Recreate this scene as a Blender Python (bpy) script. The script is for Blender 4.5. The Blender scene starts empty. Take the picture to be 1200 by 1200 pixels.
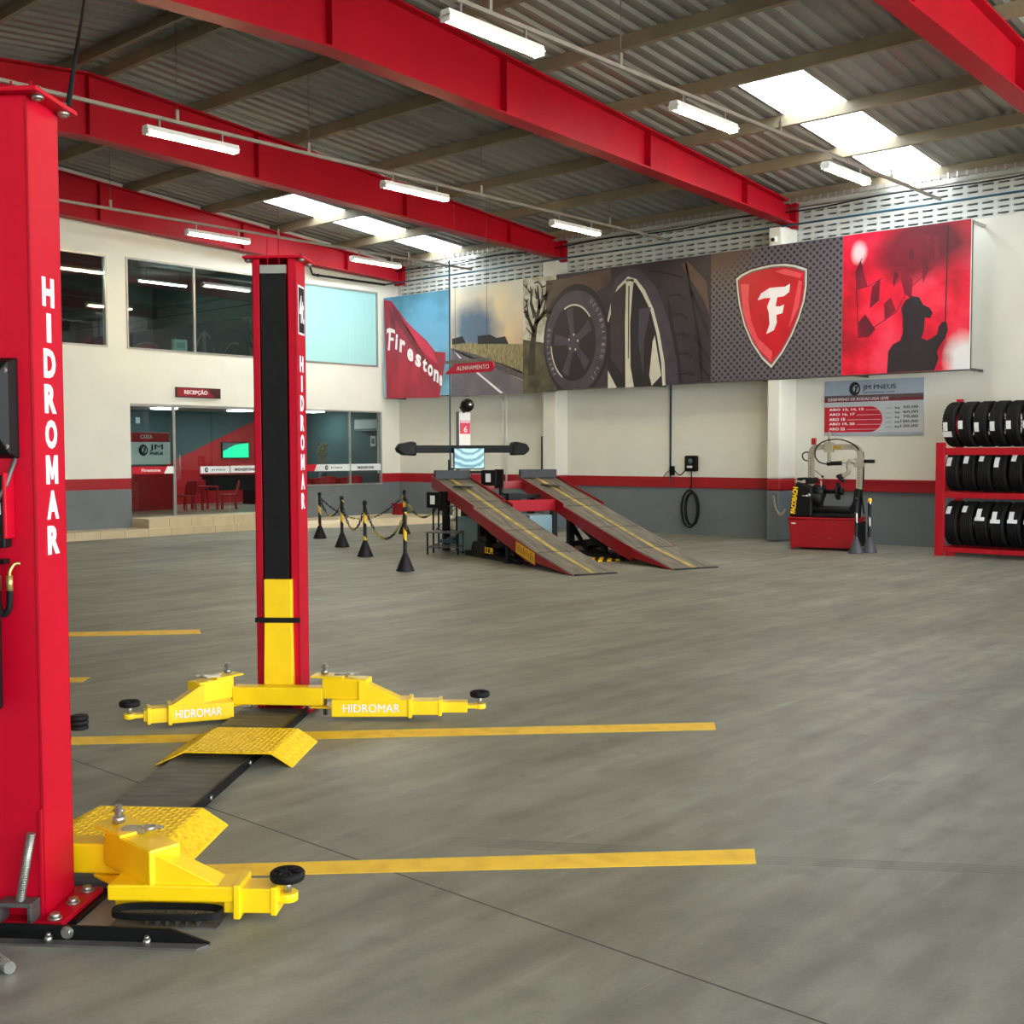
import bpy, bmesh, math, random
from mathutils import Matrix, Vector
random.seed(7)
SC = bpy.context.scene
COL = SC.collection
V = Vector

# ------------------------------------------------------------------ camera, world, sun, exposure
F_PX, YAW, PITCH, ROLL, CAM_H = 1353.37, .7295, .0512, -.0025, 1.6
_cy, _sy, _cp, _sp = math.cos(YAW), math.sin(YAW), math.cos(PITCH), math.sin(PITCH)
FWD = V((-_sy*_cp, _cy*_cp, -_sp))
_r0 = V((_cy, _sy, 0)); _u0 = _r0.cross(FWD)
RGT = math.cos(ROLL)*_r0 + math.sin(ROLL)*_u0
UPV = -math.sin(ROLL)*_r0 + math.cos(ROLL)*_u0
cam_data = bpy.data.cameras.new('camera'); cam = bpy.data.objects.new('camera', cam_data); COL.objects.link(cam)
cam_data.sensor_width = 36; cam_data.lens = F_PX/1200*36; cam_data.clip_end = 300
cam.matrix_world = Matrix(((RGT.x, UPV.x, -FWD.x, 0), (RGT.y, UPV.y, -FWD.y, 0), (RGT.z, UPV.z, -FWD.z, CAM_H), (0, 0, 0, 1)))
SC.camera = cam
SC.view_settings.view_transform = 'Standard'; SC.view_settings.look = 'None'
SC.view_settings.gamma = 1; SC.view_settings.use_curve_mapping = False
SC.view_settings.exposure = 2.95

world = bpy.data.worlds.new('world'); SC.world = world; world.use_nodes = True
_wn = world.node_tree.nodes; _bg = _wn['Background']
_tc = _wn.new('ShaderNodeTexCoord'); _sep = _wn.new('ShaderNodeSeparateXYZ'); _rmp = _wn.new('ShaderNodeValToRGB')
world.node_tree.links.new(_tc.outputs['Generated'], _sep.inputs[0])
world.node_tree.links.new(_sep.outputs['Z'], _rmp.inputs['Fac'])
world.node_tree.links.new(_rmp.outputs['Color'], _bg.inputs['Color'])
_rmp.color_ramp.elements[0].color = (.95, .98, 1, 1); _rmp.color_ramp.elements[1].color = (.62, .78, 1, 1)
_bg.inputs['Strength'].default_value = 1.0

def portal(name, loc, rot, sx, sy):
    l = bpy.data.lights.new(name, 'AREA'); l.shape = 'RECTANGLE'; l.size = sx; l.size_y = sy
    l.cycles.is_portal = True
    o = bpy.data.objects.new(name, l); COL.objects.link(o); o.location = loc; o.rotation_euler = rot
sun_d = bpy.data.lights.new('sun', 'SUN'); sun_d.energy = 4.5; sun_d.angle = .02; sun_d.color = (1, .98, .95)
sun = bpy.data.objects.new('sun', sun_d); COL.objects.link(sun); sun.rotation_euler = (math.radians(28), 0, math.radians(62))
FRONT_Y, SIDE_X = -5.0, 7.0
portal('daylight_portal_side', (SIDE_X, 7.0, 2.9), (math.radians(90), 0, math.radians(90)), 24, 5.7)

# ------------------------------------------------------------------ pixel helper: a photo point on a plane of the place
def px(x, y, axis, val):
    d = FWD + RGT*((x-600)/F_PX) - UPV*((y-600)/F_PX)
    c = V((0, 0, CAM_H)); t = (val-c[axis])/d[axis]
    return c + d*t

# ------------------------------------------------------------------ materials
def lin(c):
    out = []
    for v in c:
        v = v/255
        out.append(v/12.92 if v <= .04045 else ((v+.055)/1.055)**2.4)
    return out
MATS = {}
def mat(name, c, rough=.5, metal=0., var=.10, scale=6., bump=0., coat=0., stretch=None, c2=None, lo=.35, hi=.65, spec=.5, detail=4):
    if name in MATS: return MATS[name]
    m = bpy.data.materials.new(name); m.use_nodes = True; MATS[name] = m
    n, l = m.node_tree.nodes, m.node_tree.links; p = n['Principled BSDF']
    tc = n.new('ShaderNodeTexCoord'); mp = n.new('ShaderNodeMapping'); nz = n.new('ShaderNodeTexNoise'); rp = n.new('ShaderNodeValToRGB')
    if stretch: mp.inputs['Scale'].default_value = stretch
    l.new(tc.outputs['Object'], mp.inputs[0]); l.new(mp.outputs[0], nz.inputs['Vector']); l.new(nz.outputs['Fac'], rp.inputs['Fac'])
    nz.inputs['Scale'].default_value = scale; nz.inputs['Detail'].default_value = detail
    a = lin(c)
    if c2 is None:
        lo_c = [v*(1-var) for v in a]; hi_c = [min(1, v*(1+var)) for v in a]
    else:
        lo_c, hi_c = a, lin(c2)
    rp.color_ramp.elements[0].position = lo; rp.color_ramp.elements[1].position = hi
    rp.color_ramp.elements[0].color = (*lo_c, 1); rp.color_ramp.elements[1].color = (*hi_c, 1)
    l.new(rp.outputs['Color'], p.inputs['Base Color'])
    p.inputs['Roughness'].default_value = rough; p.inputs['Metallic'].default_value = metal
    p.inputs['Coat Weight'].default_value = coat; p.inputs['Specular IOR Level'].default_value = spec
    if bump:
        b = n.new('ShaderNodeBump'); b.inputs['Strength'].default_value = bump; b.inputs['Distance'].default_value = .01
        l.new(nz.outputs['Fac'], b.inputs['Height']); l.new(b.outputs[0], p.inputs['Normal'])
    return m
def emat(name, c, s):
    m = bpy.data.materials.new(name); m.use_nodes = True; MATS[name] = m
    p = m.node_tree.nodes['Principled BSDF']; col = (*lin(c), 1)
    p.inputs['Base Color'].default_value = col; p.inputs['Emission Color'].default_value = col; p.inputs['Emission Strength'].default_value = s
    return m
def glassmat(name, tint, refl=1.0, ior=1.5):
    m = bpy.data.materials.new(name); m.use_nodes = True; MATS[name] = m
    n, l = m.node_tree.nodes, m.node_tree.links; n.remove(n['Principled BSDF']); out = n['Material Output']
    t = n.new('ShaderNodeBsdfTransparent'); g = n.new('ShaderNodeBsdfGlossy'); mx = n.new('ShaderNodeMixShader'); fr = n.new('ShaderNodeFresnel')
    t.inputs[0].default_value = (*lin(tint), 1); g.inputs['Roughness'].default_value = .02; g.inputs[0].default_value = (refl, refl, refl, 1)
    fr.inputs[0].default_value = ior
    ge = n.new('ShaderNodeNewGeometry'); sb = n.new('ShaderNodeMath'); sb.operation = 'SUBTRACT'; sb.inputs[0].default_value = 1; l.new(ge.outputs['Backfacing'], sb.inputs[1])
    mu = n.new('ShaderNodeMath'); mu.operation = 'MULTIPLY'; l.new(fr.outputs[0], mu.inputs[0]); l.new(sb.outputs[0], mu.inputs[1])
    l.new(mu.outputs[0], mx.inputs[0]); l.new(t.outputs[0], mx.inputs[1]); l.new(g.outputs[0], mx.inputs[2]); l.new(mx.outputs[0], out.inputs[0])
    return m
def translucent(name, c):
    m = bpy.data.materials.new(name); m.use_nodes = True; MATS[name] = m
    n, l = m.node_tree.nodes, m.node_tree.links; n.remove(n['Principled BSDF']); out = n['Material Output']
    t = n.new('ShaderNodeBsdfTranslucent'); t.inputs[0].default_value = (*lin(c), 1)
    tr = n.new('ShaderNodeBsdfTransparent'); mx = n.new('ShaderNodeMixShader'); mx.inputs[0].default_value = .0
    l.new(t.outputs[0], mx.inputs[1]); l.new(tr.outputs[0], mx.inputs[2]); l.new(mx.outputs[0], out.inputs[0])
    return m

red = mat('lift_red_paint', (182, 0, 34), .48, var=.05, scale=3, coat=.05, spec=.2)
red_beam = mat('girder_red_paint', (162, 0, 26), .5, spec=.25, var=.08, scale=1.2)
red_rack = mat('rack_red_paint', (170, 0, 26), .4, var=.06)
red_dark = mat('machine_red_paint', (148, 0, 18), .4, var=.08)
yellow = mat('lift_yellow_paint', (250, 208, 10), .38, var=.05, scale=5, coat=.2)
yellow_plate = mat('worn_yellow_checker_plate', (226, 172, 8), .5, c2=(248, 204, 14), scale=45, bump=.25, lo=.3, hi=.5)
yellow_line = mat('floor_yellow_paint', (232, 182, 40), .55, c2=(250, 204, 50), scale=9, lo=.3, hi=.55)
yellow_dull = mat('faded_yellow_paint', (150, 130, 60), .6, c2=(196, 172, 84), scale=6)
yellow_tape = mat('yellow_tape', (236, 190, 24), .45)
black = mat('black_paint', (11, 11, 12), .5, var=.2, spec=.25)
black_rub = mat('black_rubber', (16, 16, 17), .7, var=.25, scale=20, spec=.25)
tyre_m = mat('tyre_rubber', (17, 17, 18), .68, var=.2, scale=30, spec=.25)
black_plate = mat('worn_black_steel_plate', (58, 57, 54), .55, c2=(92, 90, 84), scale=4, stretch=(1, 5, 1), bump=.15)
deck = mat('worn_ramp_deck', (86, 82, 74), .7, c2=(120, 115, 104), scale=5, stretch=(.4, 3, 1), bump=.2)
steel = mat('zinc_steel', (168, 166, 158), .3, metal=.85, var=.15, scale=25)
steel_dark = mat('dull_steel', (98, 98, 96), .45, metal=.6, var=.2)
galv = mat('galvanised_conduit', (150, 142, 130), .45, metal=.3, var=.1)
brass = mat('brass_fitting', (196, 176, 110), .35, metal=.7)
white = mat('white_lettering', (238, 232, 236), .5, var=.02)
white_paint = mat('white_wall_paint', (222, 222, 212), .75, var=.025, scale=1.3)
grey_paint = mat('grey_wall_paint', (106, 114, 118), .7, var=.05, scale=2.2)
red_band = mat('red_band_paint', (156, 0, 22), .6, var=.04)
white_gloss = mat('white_enamel', (232, 232, 226), .35, var=.02)
cream_tile = mat('cream_floor_tile', (206, 190, 156), .35, var=.06, scale=4)
tile_seam = mat('tile_seam', (150, 136, 110), .7)
roof_m = mat('galvanised_roof_sheet', (140, 139, 132), .5, metal=.25, var=.16, scale=1.4, stretch=(1, .2, 1))
purlin_m = mat('primed_purlin_steel', (136, 124, 100), .6, var=.12, scale=2)
alu = mat('brushed_aluminium', (172, 172, 168), .35, metal=.7, var=.05)
glass = glassmat('window_glass', (196, 216, 214), 1.0, 2.0)
glass_clear = glassmat('clear_door_glass', (226, 238, 236))
teal_wall = mat('dark_teal_wall', (58, 82, 84), .7, var=.06, scale=1)
teal_dark = mat('deep_teal_wall', (66, 92, 94), .7, var=.06, scale=1)
red_room = mat('reception_red_wall', (196, 6, 20), .6, var=.05, scale=1)
ceil_room = mat('reception_ceiling_board', (150, 152, 146), .8, var=.02)
room_floor = mat('reception_floor_tile', (170, 158, 132), .3, var=.05)
blind = mat('pale_cyan_blind', (158, 208, 208), .6, var=.03, stretch=(1, 14, .2), scale=3)
skylight_m = translucent('translucent_roof_sheet', (246, 250, 250))
tube_m = emat('fluorescent_tube', (255, 234, 184), 12.0)
panel_m = emat('ceiling_panel_light', (235, 245, 255), 6)
screen_green = emat('tv_screen_green', (20, 190, 130), .28)
pipe_blue = mat('blue_air_pipe', (28, 78, 98), .4, var=.08)
cabinet_teal = mat('pale_teal_cabinet', (120, 152, 162), .5, var=.05)
grey_metal = mat('grey_painted_steel', (96, 104, 110), .5, var=.06)
tan_metal = mat('tan_grey_steel', (150, 142, 124), .45, var=.08)
paper = mat('white_paper_label', (226, 232, 234), .6, var=.03)
chrome = mat('chrome_mirror', (210, 210, 208), .08, metal=1., var=.02)

# ------------------------------------------------------------------ mesh builder
class MB:
    def __init__(s, M=None):
        s.bm = bmesh.new(); s.mats = []; s.M = M or Matrix()
    def mi(s, m):
        if m not in s.mats: s.mats.append(m)
        return s.mats.index(m)
    def face(s, vs, i, smooth=False):
        try:
            f = s.bm.faces.new(vs); f.material_index = i; f.smooth = smooth
        except ValueError: pass
    def vert(s, p): return s.bm.verts.new(s.M @ V(p))
    def box(s, x0, x1, y0, y1, z0, z1, m):
        return s.hexa([(x0, y0), (x1, y0), (x1, y1), (x0, y1)], z0, z1, m)
    def hexa(s, xy, z0, z1, m, top=None):
        top = top or xy
        return s.loft([[(x, y, z0) for x, y in xy], [(x, y, z1) for x, y in top]], m)
    def loft(s, rings, m, caps=True, smooth=False, closed=True):
        i = s.mi(m); R = [[s.vert(p) for p in r] for r in rings]; n = len(R[0])
        for a, b in zip(R, R[1:]):
            for k in range(n if closed else n-1):
                s.face((a[k], a[(k+1) % n], b[(k+1) % n], b[k]), i, smooth)
        if caps:
            s.face(list(reversed(R[0])), i); s.face(R[-1], i)
        return s
    def poly(s, pts, ext, m):
        e = V(ext); return s.loft([[tuple(V(p)) for p in pts], [tuple(V(p)+e) for p in pts]], m)
    def cyl(s, p0, p1, r, m, seg=14, r2=None, caps=True):
        p0, p1 = V(p0), V(p1); r2 = r if r2 is None else r2
        d = (p1-p0).normalized(); a = d.orthogonal().normalized(); b = d.cross(a)
        rings = [[p + (a*math.cos(2*math.pi*k/seg)+b*math.sin(2*math.pi*k/seg))*q for k in range(seg)] for p, q in ((p0, r), (p1, r2))]
        return s.loft([[tuple(q) for q in r_] for r_ in rings], m, caps, True)
    def tube(s, pts, r, m, seg=8, closed=False):
        P = [V(p) for p in pts]; n = len(P); rings = []; a = None
        for k in range(n):
            if closed: d = P[(k+1) % n]-P[k-1]
            else: d = P[min(k+1, n-1)]-P[max(k-1, 0)]
            d.normalize()
            if a is None: a = d.orthogonal().normalized()
            a = (a-d*a.dot(d)).normalized(); b = d.cross(a)
            rings.append([tuple(P[k]+(a*math.cos(2*math.pi*j/seg)+b*math.sin(2*math.pi*j/seg))*r) for j in range(seg)])
        if closed: rings.append(rings[0])
        return s.loft(rings, m, not closed, True)
    def lathe(s, prof, m, seg=24, c=(0, 0, 0), axis='z', closed=False):
        c = V(c); rings = []
        for r, h in prof:
            ring = []
            for k in range(seg):
                t = 2*math.pi*k/seg; x, y = r*math.cos(t), r*math.sin(t)
                ring.append(tuple(c + (V((x, y, h)) if axis == 'z' else V((h, x, y)) if axis == 'x' else V((y, h, x)))))
            rings.append(ring)
        if closed: rings.append(rings[0])
        return s.loft(rings, m, not closed, True)
    def ball(s, c, r, m, seg=16, sz=1.):
        n = seg//2
        prof = [(max(1e-4, r*math.sin(math.pi*k/n)), -r*sz*math.cos(math.pi*k/n)) for k in range(n+1)]
        return s.lathe(prof, m, seg, c)
    def text(s, body, org, xa, ya, w, h, m, bold=.02, ext=.002, shear=0):
        org, xa, ya = V(org), V(xa).normalized(), V(ya).normalized(); na = xa.cross(ya); i = s.mi(m)
        if body == 'M':          # the built-in M folds over itself when thickened, so this one is drawn out
            pts = [(0, 0), (.27, 0), (.27, .60), (.43, .16), (.57, .16), (.73, .60), (.73, 0), (1, 0), (1, 1), (.72, 1), (.5, .44), (.28, 1), (0, 1)]
            return s.poly([org+xa*(x*w)+ya*(y*h) for x, y in pts], na*ext, m)
        shifts = (0,)
        if 'M' in body: shifts = (-bold*.45, 0, bold*.45); bold = 0
        vs, fs = glyphs(body, bold, shear)
        for k_, dx in enumerate(shifts):
            B = [s.vert(org+xa*(x*w+dx*h)+ya*(y*h)+na*(ext*z*(1+.03*k_))) for x, y, z in vs]
            for f in fs: s.face([B[k] for k in f], i)
        return s
    def build(s, name, parent=None, bevel=0., loc=None, rot=None):
        bmesh.ops.recalc_face_normals(s.bm, faces=s.bm.faces)
        me = bpy.data.meshes.new(name); s.bm.to_mesh(me); s.bm.free()
        for m in s.mats: me.materials.append(m)
        o = bpy.data.objects.new(name, me); COL.objects.link(o)
        if parent: o.parent = parent
        if loc is not None: o.location = loc
        if rot is not None: o.rotation_euler = rot
        if bevel:
            b = o.modifiers.new('bevel', 'BEVEL'); b.width = bevel; b.segments = 2; b.limit_method = 'ANGLE'; b.angle_limit = math.radians(40)
        return o
_gl = {}
def glyphs(body, bold, shear):
    k = (body, bold, shear)
    if k in _gl: return _gl[k]
    cu = bpy.data.curves.new('t', 'FONT'); cu.body = body; cu.offset = bold; cu.shear = shear; cu.extrude = .5; cu.resolution_u = 3
    ob = bpy.data.objects.new('t', cu); COL.objects.link(ob)
    me = bpy.data.meshes.new_from_object(ob.evaluated_get(bpy.context.evaluated_depsgraph_get()))
    vs = [v.co.copy() for v in me.vertices]; fs = [tuple(p.vertices) for p in me.polygons]
    x0, x1 = min(v.x for v in vs), max(v.x for v in vs); y0, y1 = min(v.y for v in vs), max(v.y for v in vs)
    out = [((v.x-x0)/(x1-x0), (v.y-y0)/(y1-y0), v.z+.5) for v in vs]
    bpy.data.objects.remove(ob); bpy.data.curves.remove(cu); bpy.data.meshes.remove(me)
    _gl[k] = (out, fs); return _gl[k]

def tag(o, label, cat, group=None, kind=None):
    o['label'] = label; o['category'] = cat
    if group: o['group'] = group
    if kind: o['kind'] = kind
    return o
def thing(name, label, cat, loc=(0, 0, 0), rz=0., group=None):
    o = bpy.data.objects.new(name, None); COL.objects.link(o); o.empty_display_size = .1
    o.location = loc; o.rotation_euler = (0, 0, rz)
    return tag(o, label, cat, group)
def struct(o, label=None):
    o['kind'] = 'structure'
    if label: o['label'] = label
    return o
def plabel(o, t): o['label'] = t; return o
def copy_tree(o, parent=None):
    c = o.copy(); COL.objects.link(c); c.parent = parent
    for ch in [q for q in list(COL.objects) if q.parent == o]: copy_tree(ch, c)
    return c

XL, YB, BY, WT = -20.74, 19.11, 18.5, .16      # left wall, back wall, banner plane, wall thickness
Z0, Z1 = .908, 1.12                            # red band
def zbeam(Y): return 6.93 - abs(Y-8.34)*.0875
# ================================================================== THE SETTING
# floor: polished concrete with a few saw joints in its own material
def floor_material():
    m = bpy.data.materials.new('polished_concrete'); m.use_nodes = True
    n, l = m.node_tree.nodes, m.node_tree.links; p = n['Principled BSDF']
    geo = n.new('ShaderNodeNewGeometry')
    def noise(scale, stretch=(1, 1, 1), rot=0, detail=6):
        mp = n.new('ShaderNodeMapping'); mp.inputs['Scale'].default_value = stretch; mp.inputs['Rotation'].default_value = (0, 0, rot)
        nz = n.new('ShaderNodeTexNoise'); nz.inputs['Scale'].default_value = scale; nz.inputs['Detail'].default_value = detail
        l.new(geo.outputs['Position'], mp.inputs[0]); l.new(mp.outputs[0], nz.inputs['Vector']); return nz.outputs['Fac']
    def ramp(f, a, b, lo, hi):
        r = n.new('ShaderNodeValToRGB'); r.color_ramp.elements[0].position = lo; r.color_ramp.elements[1].position = hi
        r.color_ramp.elements[0].color = (*a, 1); r.color_ramp.elements[1].color = (*b, 1); l.new(f, r.inputs['Fac']); return r.outputs['Color']
    def mul(a, b, f=1.):
        x = n.new('ShaderNodeMix'); x.data_type = 'RGBA'; x.blend_type = 'MULTIPLY'; x.inputs['Factor'].default_value = f
        l.new(a, x.inputs['A']); l.new(b, x.inputs['B']); return x.outputs['Result']
    base = ramp(noise(.45), lin((119, 119, 106)), lin((143, 144, 133)), .32, .68)
    c = mul(base, ramp(noise(2.2, (1, .25, 1), .78), (.74,)*3, (1.08,)*3, .3, .65))
    c = mul(c, ramp(noise(7, (1, .12, 1), .1), (.84,)*3, (1.05,)*3, .32, .6))
    c = mul(c, ramp(noise(60), (.9,)*3, (1.05,)*3, .3, .7))
    c = mul(c, ramp(noise(9, (1, .4, 1), -.75, 9), (.86,)*3, (1.05,)*3, .34, .6))
    c = mul(c, ramp(noise(3.2, (1, .05, 1), .82, 8), (.86,)*3, (1.04,)*3, .36, .55))
    c = mul(c, ramp(noise(26, (1, .03, 1), -.2, 3), (1.0,)*3, (1.22,)*3, .66, .74))
    c = mul(c, ramp(noise(5.5, (1, 1, 1), .3, 8), (.82,)*3, (1.0,)*3, .28, .42))
    def math_(op, a, b):
        x = n.new('ShaderNodeMath'); x.operation = op
        for k, v in enumerate((a, b)):
            if v is None: continue
            if isinstance(v, (int, float)): x.inputs[k].default_value = v
            else: l.new(v, x.inputs[k])
        return x.outputs[0]
    sep = n.new('ShaderNodeSeparateXYZ'); l.new(geo.outputs['Position'], sep.inputs[0])
    for (ax, ay, bx, by, half, amt) in TRACKS:
        d = math.hypot(bx-ax, by-ay); ux, uy = (bx-ax)/d, (by-ay)/d; nx, ny = -uy, ux
        X_, Y_ = sep.outputs['X'], sep.outputs['Y']
        s = math_('SUBTRACT', math_('ADD', math_('MULTIPLY', X_, nx), math_('MULTIPLY', Y_, ny)), nx*ax+ny*ay)
        t = math_('DIVIDE', math_('SUBTRACT', math_('ADD', math_('MULTIPLY', X_, ux), math_('MULTIPLY', Y_, uy)), ux*ax+uy*ay), d)
        inside = math_('LESS_THAN', math_('ABSOLUTE', s, None), half)
        fade = math_('MAXIMUM', math_('SUBTRACT', 1, math_('ABSOLUTE', math_('SUBTRACT', math_('MULTIPLY', t, 2), 1), None)), 0)
        rib = math_('ADD', math_('MULTIPLY', math_('SINE', math_('MULTIPLY', s, 2*math.pi/(half*.5)), None), .4), .6)
        f_ = math_('MULTIPLY', math_('MULTIPLY', inside, math_('POWER', fade, .5)), math_('MULTIPLY', rib, amt))
        k_ = n.new('ShaderNodeMix'); k_.data_type = 'RGBA'; l.new(f_, k_.inputs['Factor']); l.new(c, k_.inputs['A']); k_.inputs['B'].default_value = (.02, .02, .02, 1); c = k_.outputs['Result']
    line = None
    for (ax, ay, bx, by, half) in JOINTS:
        d = math.hypot(bx-ax, by-ay); nx, ny = -(by-ay)/d, (bx-ax)/d; off = nx*ax+ny*ay
        s = math_('ADD', math_('MULTIPLY', sep.outputs['X'], nx), math_('MULTIPLY', sep.outputs['Y'], ny))
        s = math_('LESS_THAN', math_('ABSOLUTE', math_('SUBTRACT', s, off), None), half)
        line = s if line is None else math_('MAXIMUM', line, s)
    mx = n.new('ShaderNodeMix'); mx.data_type = 'RGBA'; l.new(line, mx.inputs['Factor']); l.new(c, mx.inputs['A']); mx.inputs['B'].default_value = (.03, .028, .025, 1)
    l.new(mx.outputs['Result'], p.inputs['Base Color'])
    rr = n.new('ShaderNodeMapRange'); l.new(noise(1.4), rr.inputs[0]); rr.inputs[3].default_value = .38; rr.inputs[4].default_value = .6
    l.new(rr.outputs[0], p.inputs['Roughness']); p.inputs['Specular IOR Level'].default_value = .45
    return m
def jl(x1, y1, x2, y2, w):
    a, b = px(x1, y1, 2, 0), px(x2, y2, 2, 0); return (a.x, a.y, b.x, b.y, w)
def tk(x1, y1, x2, y2, half, amt): return jl(x1, y1, x2, y2, half)+(amt,)
TRACKS = [tk(860, 1006, 1260, 1022, .05, .4), tk(520, 985, 790, 998, .055, .45), tk(1090, 815, 1190, 803, .06, .3), tk(560, 742, 860, 722, .05, .25)]
JOINTS = [jl(270, 955, 960, 1197, .005)]
mb = MB(); fm = floor_material()
i = mb.mi(fm); mb.face([mb.vert(p) for p in ((-20.9, FRONT_Y, 0), (SIDE_X, FRONT_Y, 0), (SIDE_X, 19.3, 0), (-20.9, 19.3, 0))], i)
struct(mb.build('floor'), 'grey polished concrete workshop floor')

bounce_yard = mat('pale_bounce_concrete', (178, 172, 158), .85, var=.06, scale=.6)  # unseen ground outside, added pale to bounce daylight up to the ceiling
mb = MB(); i = mb.mi(bounce_yard)
mb.face([mb.vert(p) for p in ((-40, -40, -.01), (46, -40, -.01), (46, FRONT_Y, -.01), (-40, FRONT_Y, -.01))], i)
mb.face([mb.vert(p) for p in ((SIDE_X, FRONT_Y, -.01), (46, FRONT_Y, -.01), (46, 40, -.01), (SIDE_X, 40, -.01))], i)
struct(mb.build('floor_yard_bounce'))
# left wall with its openings: (y0, y1, z0, z1)
OPEN = [(9.2, 11.51, 3.65, 5.41), (11.92, 15.0, 3.65, 5.43), (15.9, 18.43, 3.64, 5.4), (11.96, 15.4, 0, 2.59), (15.4, 18.53, .86, 2.59)]
mb = MB()
ys = sorted({-5, 19.3} | {o[0] for o in OPEN} | {o[1] for o in OPEN}); zs = sorted({0, Z0, Z1, 6.0} | {o[2] for o in OPEN} | {o[3] for o in OPEN})
for a, b in zip(ys, ys[1:]):
    for c, d in zip(zs, zs[1:]):
        y, z = (a+b)/2, (c+d)/2
        if any(o[0] < y < o[1] and o[2] < z < o[3] for o in OPEN): continue
        mb.box(XL-WT, XL, a, b, c, d, grey_paint if z < Z0 else red_band if z < Z1 else white_paint)
mb.loft([[(XL-WT, -5, 6.0), (XL, -5, 6.0), (XL, 8.34, 7.05), (XL, 19.3, 6.1), (XL, 19.3, 6.0), (XL-WT, 19.3, 6.0), (XL-WT, 19.3, 6.1), (XL-WT, 8.34, 7.05)][:0] or
         [(XL, -5, 6.0), (XL, 19.3, 6.0), (XL, 19.3, 6.17), (XL, 8.34, 7.13), (XL, -5, 6.0)][:4],
         [(XL-WT, -5, 6.0), (XL-WT, 19.3, 6.0), (XL-WT, 19.3, 6.17), (XL-WT, 8.34, 7.13)]], white_paint)
struct(mb.build('wall_left'), 'white left wall with grey base and red band')

mb = MB(); mb.box(XL-WT, SIDE_X, FRONT_Y-.2, FRONT_Y, 0, 5.95, white_paint); struct(mb.build('wall_front_blocker'))  # unseen wall behind the camera, added to block light from the front
# back wall: painted bands, then perforated concrete blocks above
ZC0, ZC1 = 5.36, 6.04
mb = MB(); x0, x1 = XL-WT, SIDE_X
mb.box(x0, x1, YB, YB+.2, 0, Z0, grey_paint); mb.box(x0, x1, YB, YB+.2, Z0, Z1, red_band); mb.box(x0, x1, YB, YB+.2, Z1, ZC0, white_paint)
mb.box(x0, x1, YB+.10, YB+.2, ZC0, ZC1, white_paint); mb.box(x0, x1, YB, YB+.2, ZC1, 6.22, white_paint)
block = mat('white_perforated_block', (206, 210, 206), .8, var=.04, scale=3); hole = mat('block_recess', (70, 74, 74), .9)
bi, hi_ = mb.mi(block), mb.mi(hole)
nr, cell = 7, .245; rh = (ZC1-ZC0)/nr; X = x0; k = 0
while X < -3.6:
    for r in range(nr):
        za, zb = ZC0+r*rh, ZC0+(r+1)*rh; a, b = X+.035, X+cell-.035; c, d = za+rh*.33, zb-rh*.33
        o = [mb.vert((p, YB, q)) for p, q in ((X, za), (X+cell, za), (X+cell, zb), (X, zb))]
        h = [mb.vert((p, YB, q)) for p, q in ((a, c), (b, c), (b, d), (a, d))]
        e = [mb.vert((p, YB+.09, q)) for p, q in ((a, c), (b, c), (b, d), (a, d))]
        for j in range(4):
            mb.face((o[j], o[(j+1) % 4], h[(j+1) % 4], h[j]), bi); mb.face((h[j], h[(j+1) % 4], e[(j+1) % 4], e[j]), bi)
        mb.face(e, hi_)
    X += cell
mb.box(X, x1, YB, YB+.1, ZC0, ZC1, white_paint)
struct(mb.build('wall_back'), 'white back wall with grey base, red band and perforated blocks')

def pilaster(xa, xb, yf, top):
    m_ = MB(); 
    for a, b, mm in ((0, Z0, grey_paint), (Z0, Z1, red_band), (Z1, top, white_paint)): m_.box(xa, xb, yf, YB+.02, a, b, mm)
    return m_
struct(pilaster(-15.86, -15.5, 18.72, 5.62).build('trim_1', bevel=.02), 'white pilaster on the back wall behind the alignment ramps')
struct(pilaster(-10.43, -10.17, 18.53, 5.6).build('trim_2', bevel=.03), 'white pilaster on the back wall left of the tyre changer')
struct(pilaster(-5.1, -4.75, 18.6, 5.6).build('trim_3', bevel=.02))

# roof sheets, corrugated along the slope, with translucent strips
PITCH_C, AMP = .24, .042
def sheet(mb, xa, xb, ya, yb, m):
    i = mb.mi(m); prof = []; k0 = round(xa/PITCH_C); k1 = round(xb/PITCH_C)
    for k in range(k0, k1):
        b = k*PITCH_C; prof += [(b, 0), (b+.09, 0), (b+.125, AMP), (b+.205, AMP)]
    prof.append((k1*PITCH_C, 0))
    rows = [[mb.vert((x, y, zbeam(y)+.185+h)) for x, h in prof] for y in (ya, yb)]
    for k in range(len(prof)-1): mb.face((rows[0][k], rows[0][k+1], rows[1][k+1], rows[1][k]), i)
mb = MB(); SK = [(-19.2, -18.24), (-8.4, -7.44)]
edges = [-21.12, *[v for s in SK for v in s], 7.2]
for a, b in zip(edges, edges[1:]):
    sk = (a, b) in SK
    sheet(mb, a, b, 8.34, 14.02 if sk else 19.5, roof_m); sheet(mb, a, b, -5.4, 8.34, roof_m)
struct(mb.build('ceiling'), 'grey corrugated metal roof sheets')
for j, (a, b) in enumerate(SK):
    mb = MB(); sheet(mb, a, b, 14.02, 19.5, skylight_m)
    struct(mb.build('window_%d' % (j+5)), ('translucent roof strip above the reception corner', 'bright translucent roof strip near the back wall on the right')[j])

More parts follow.
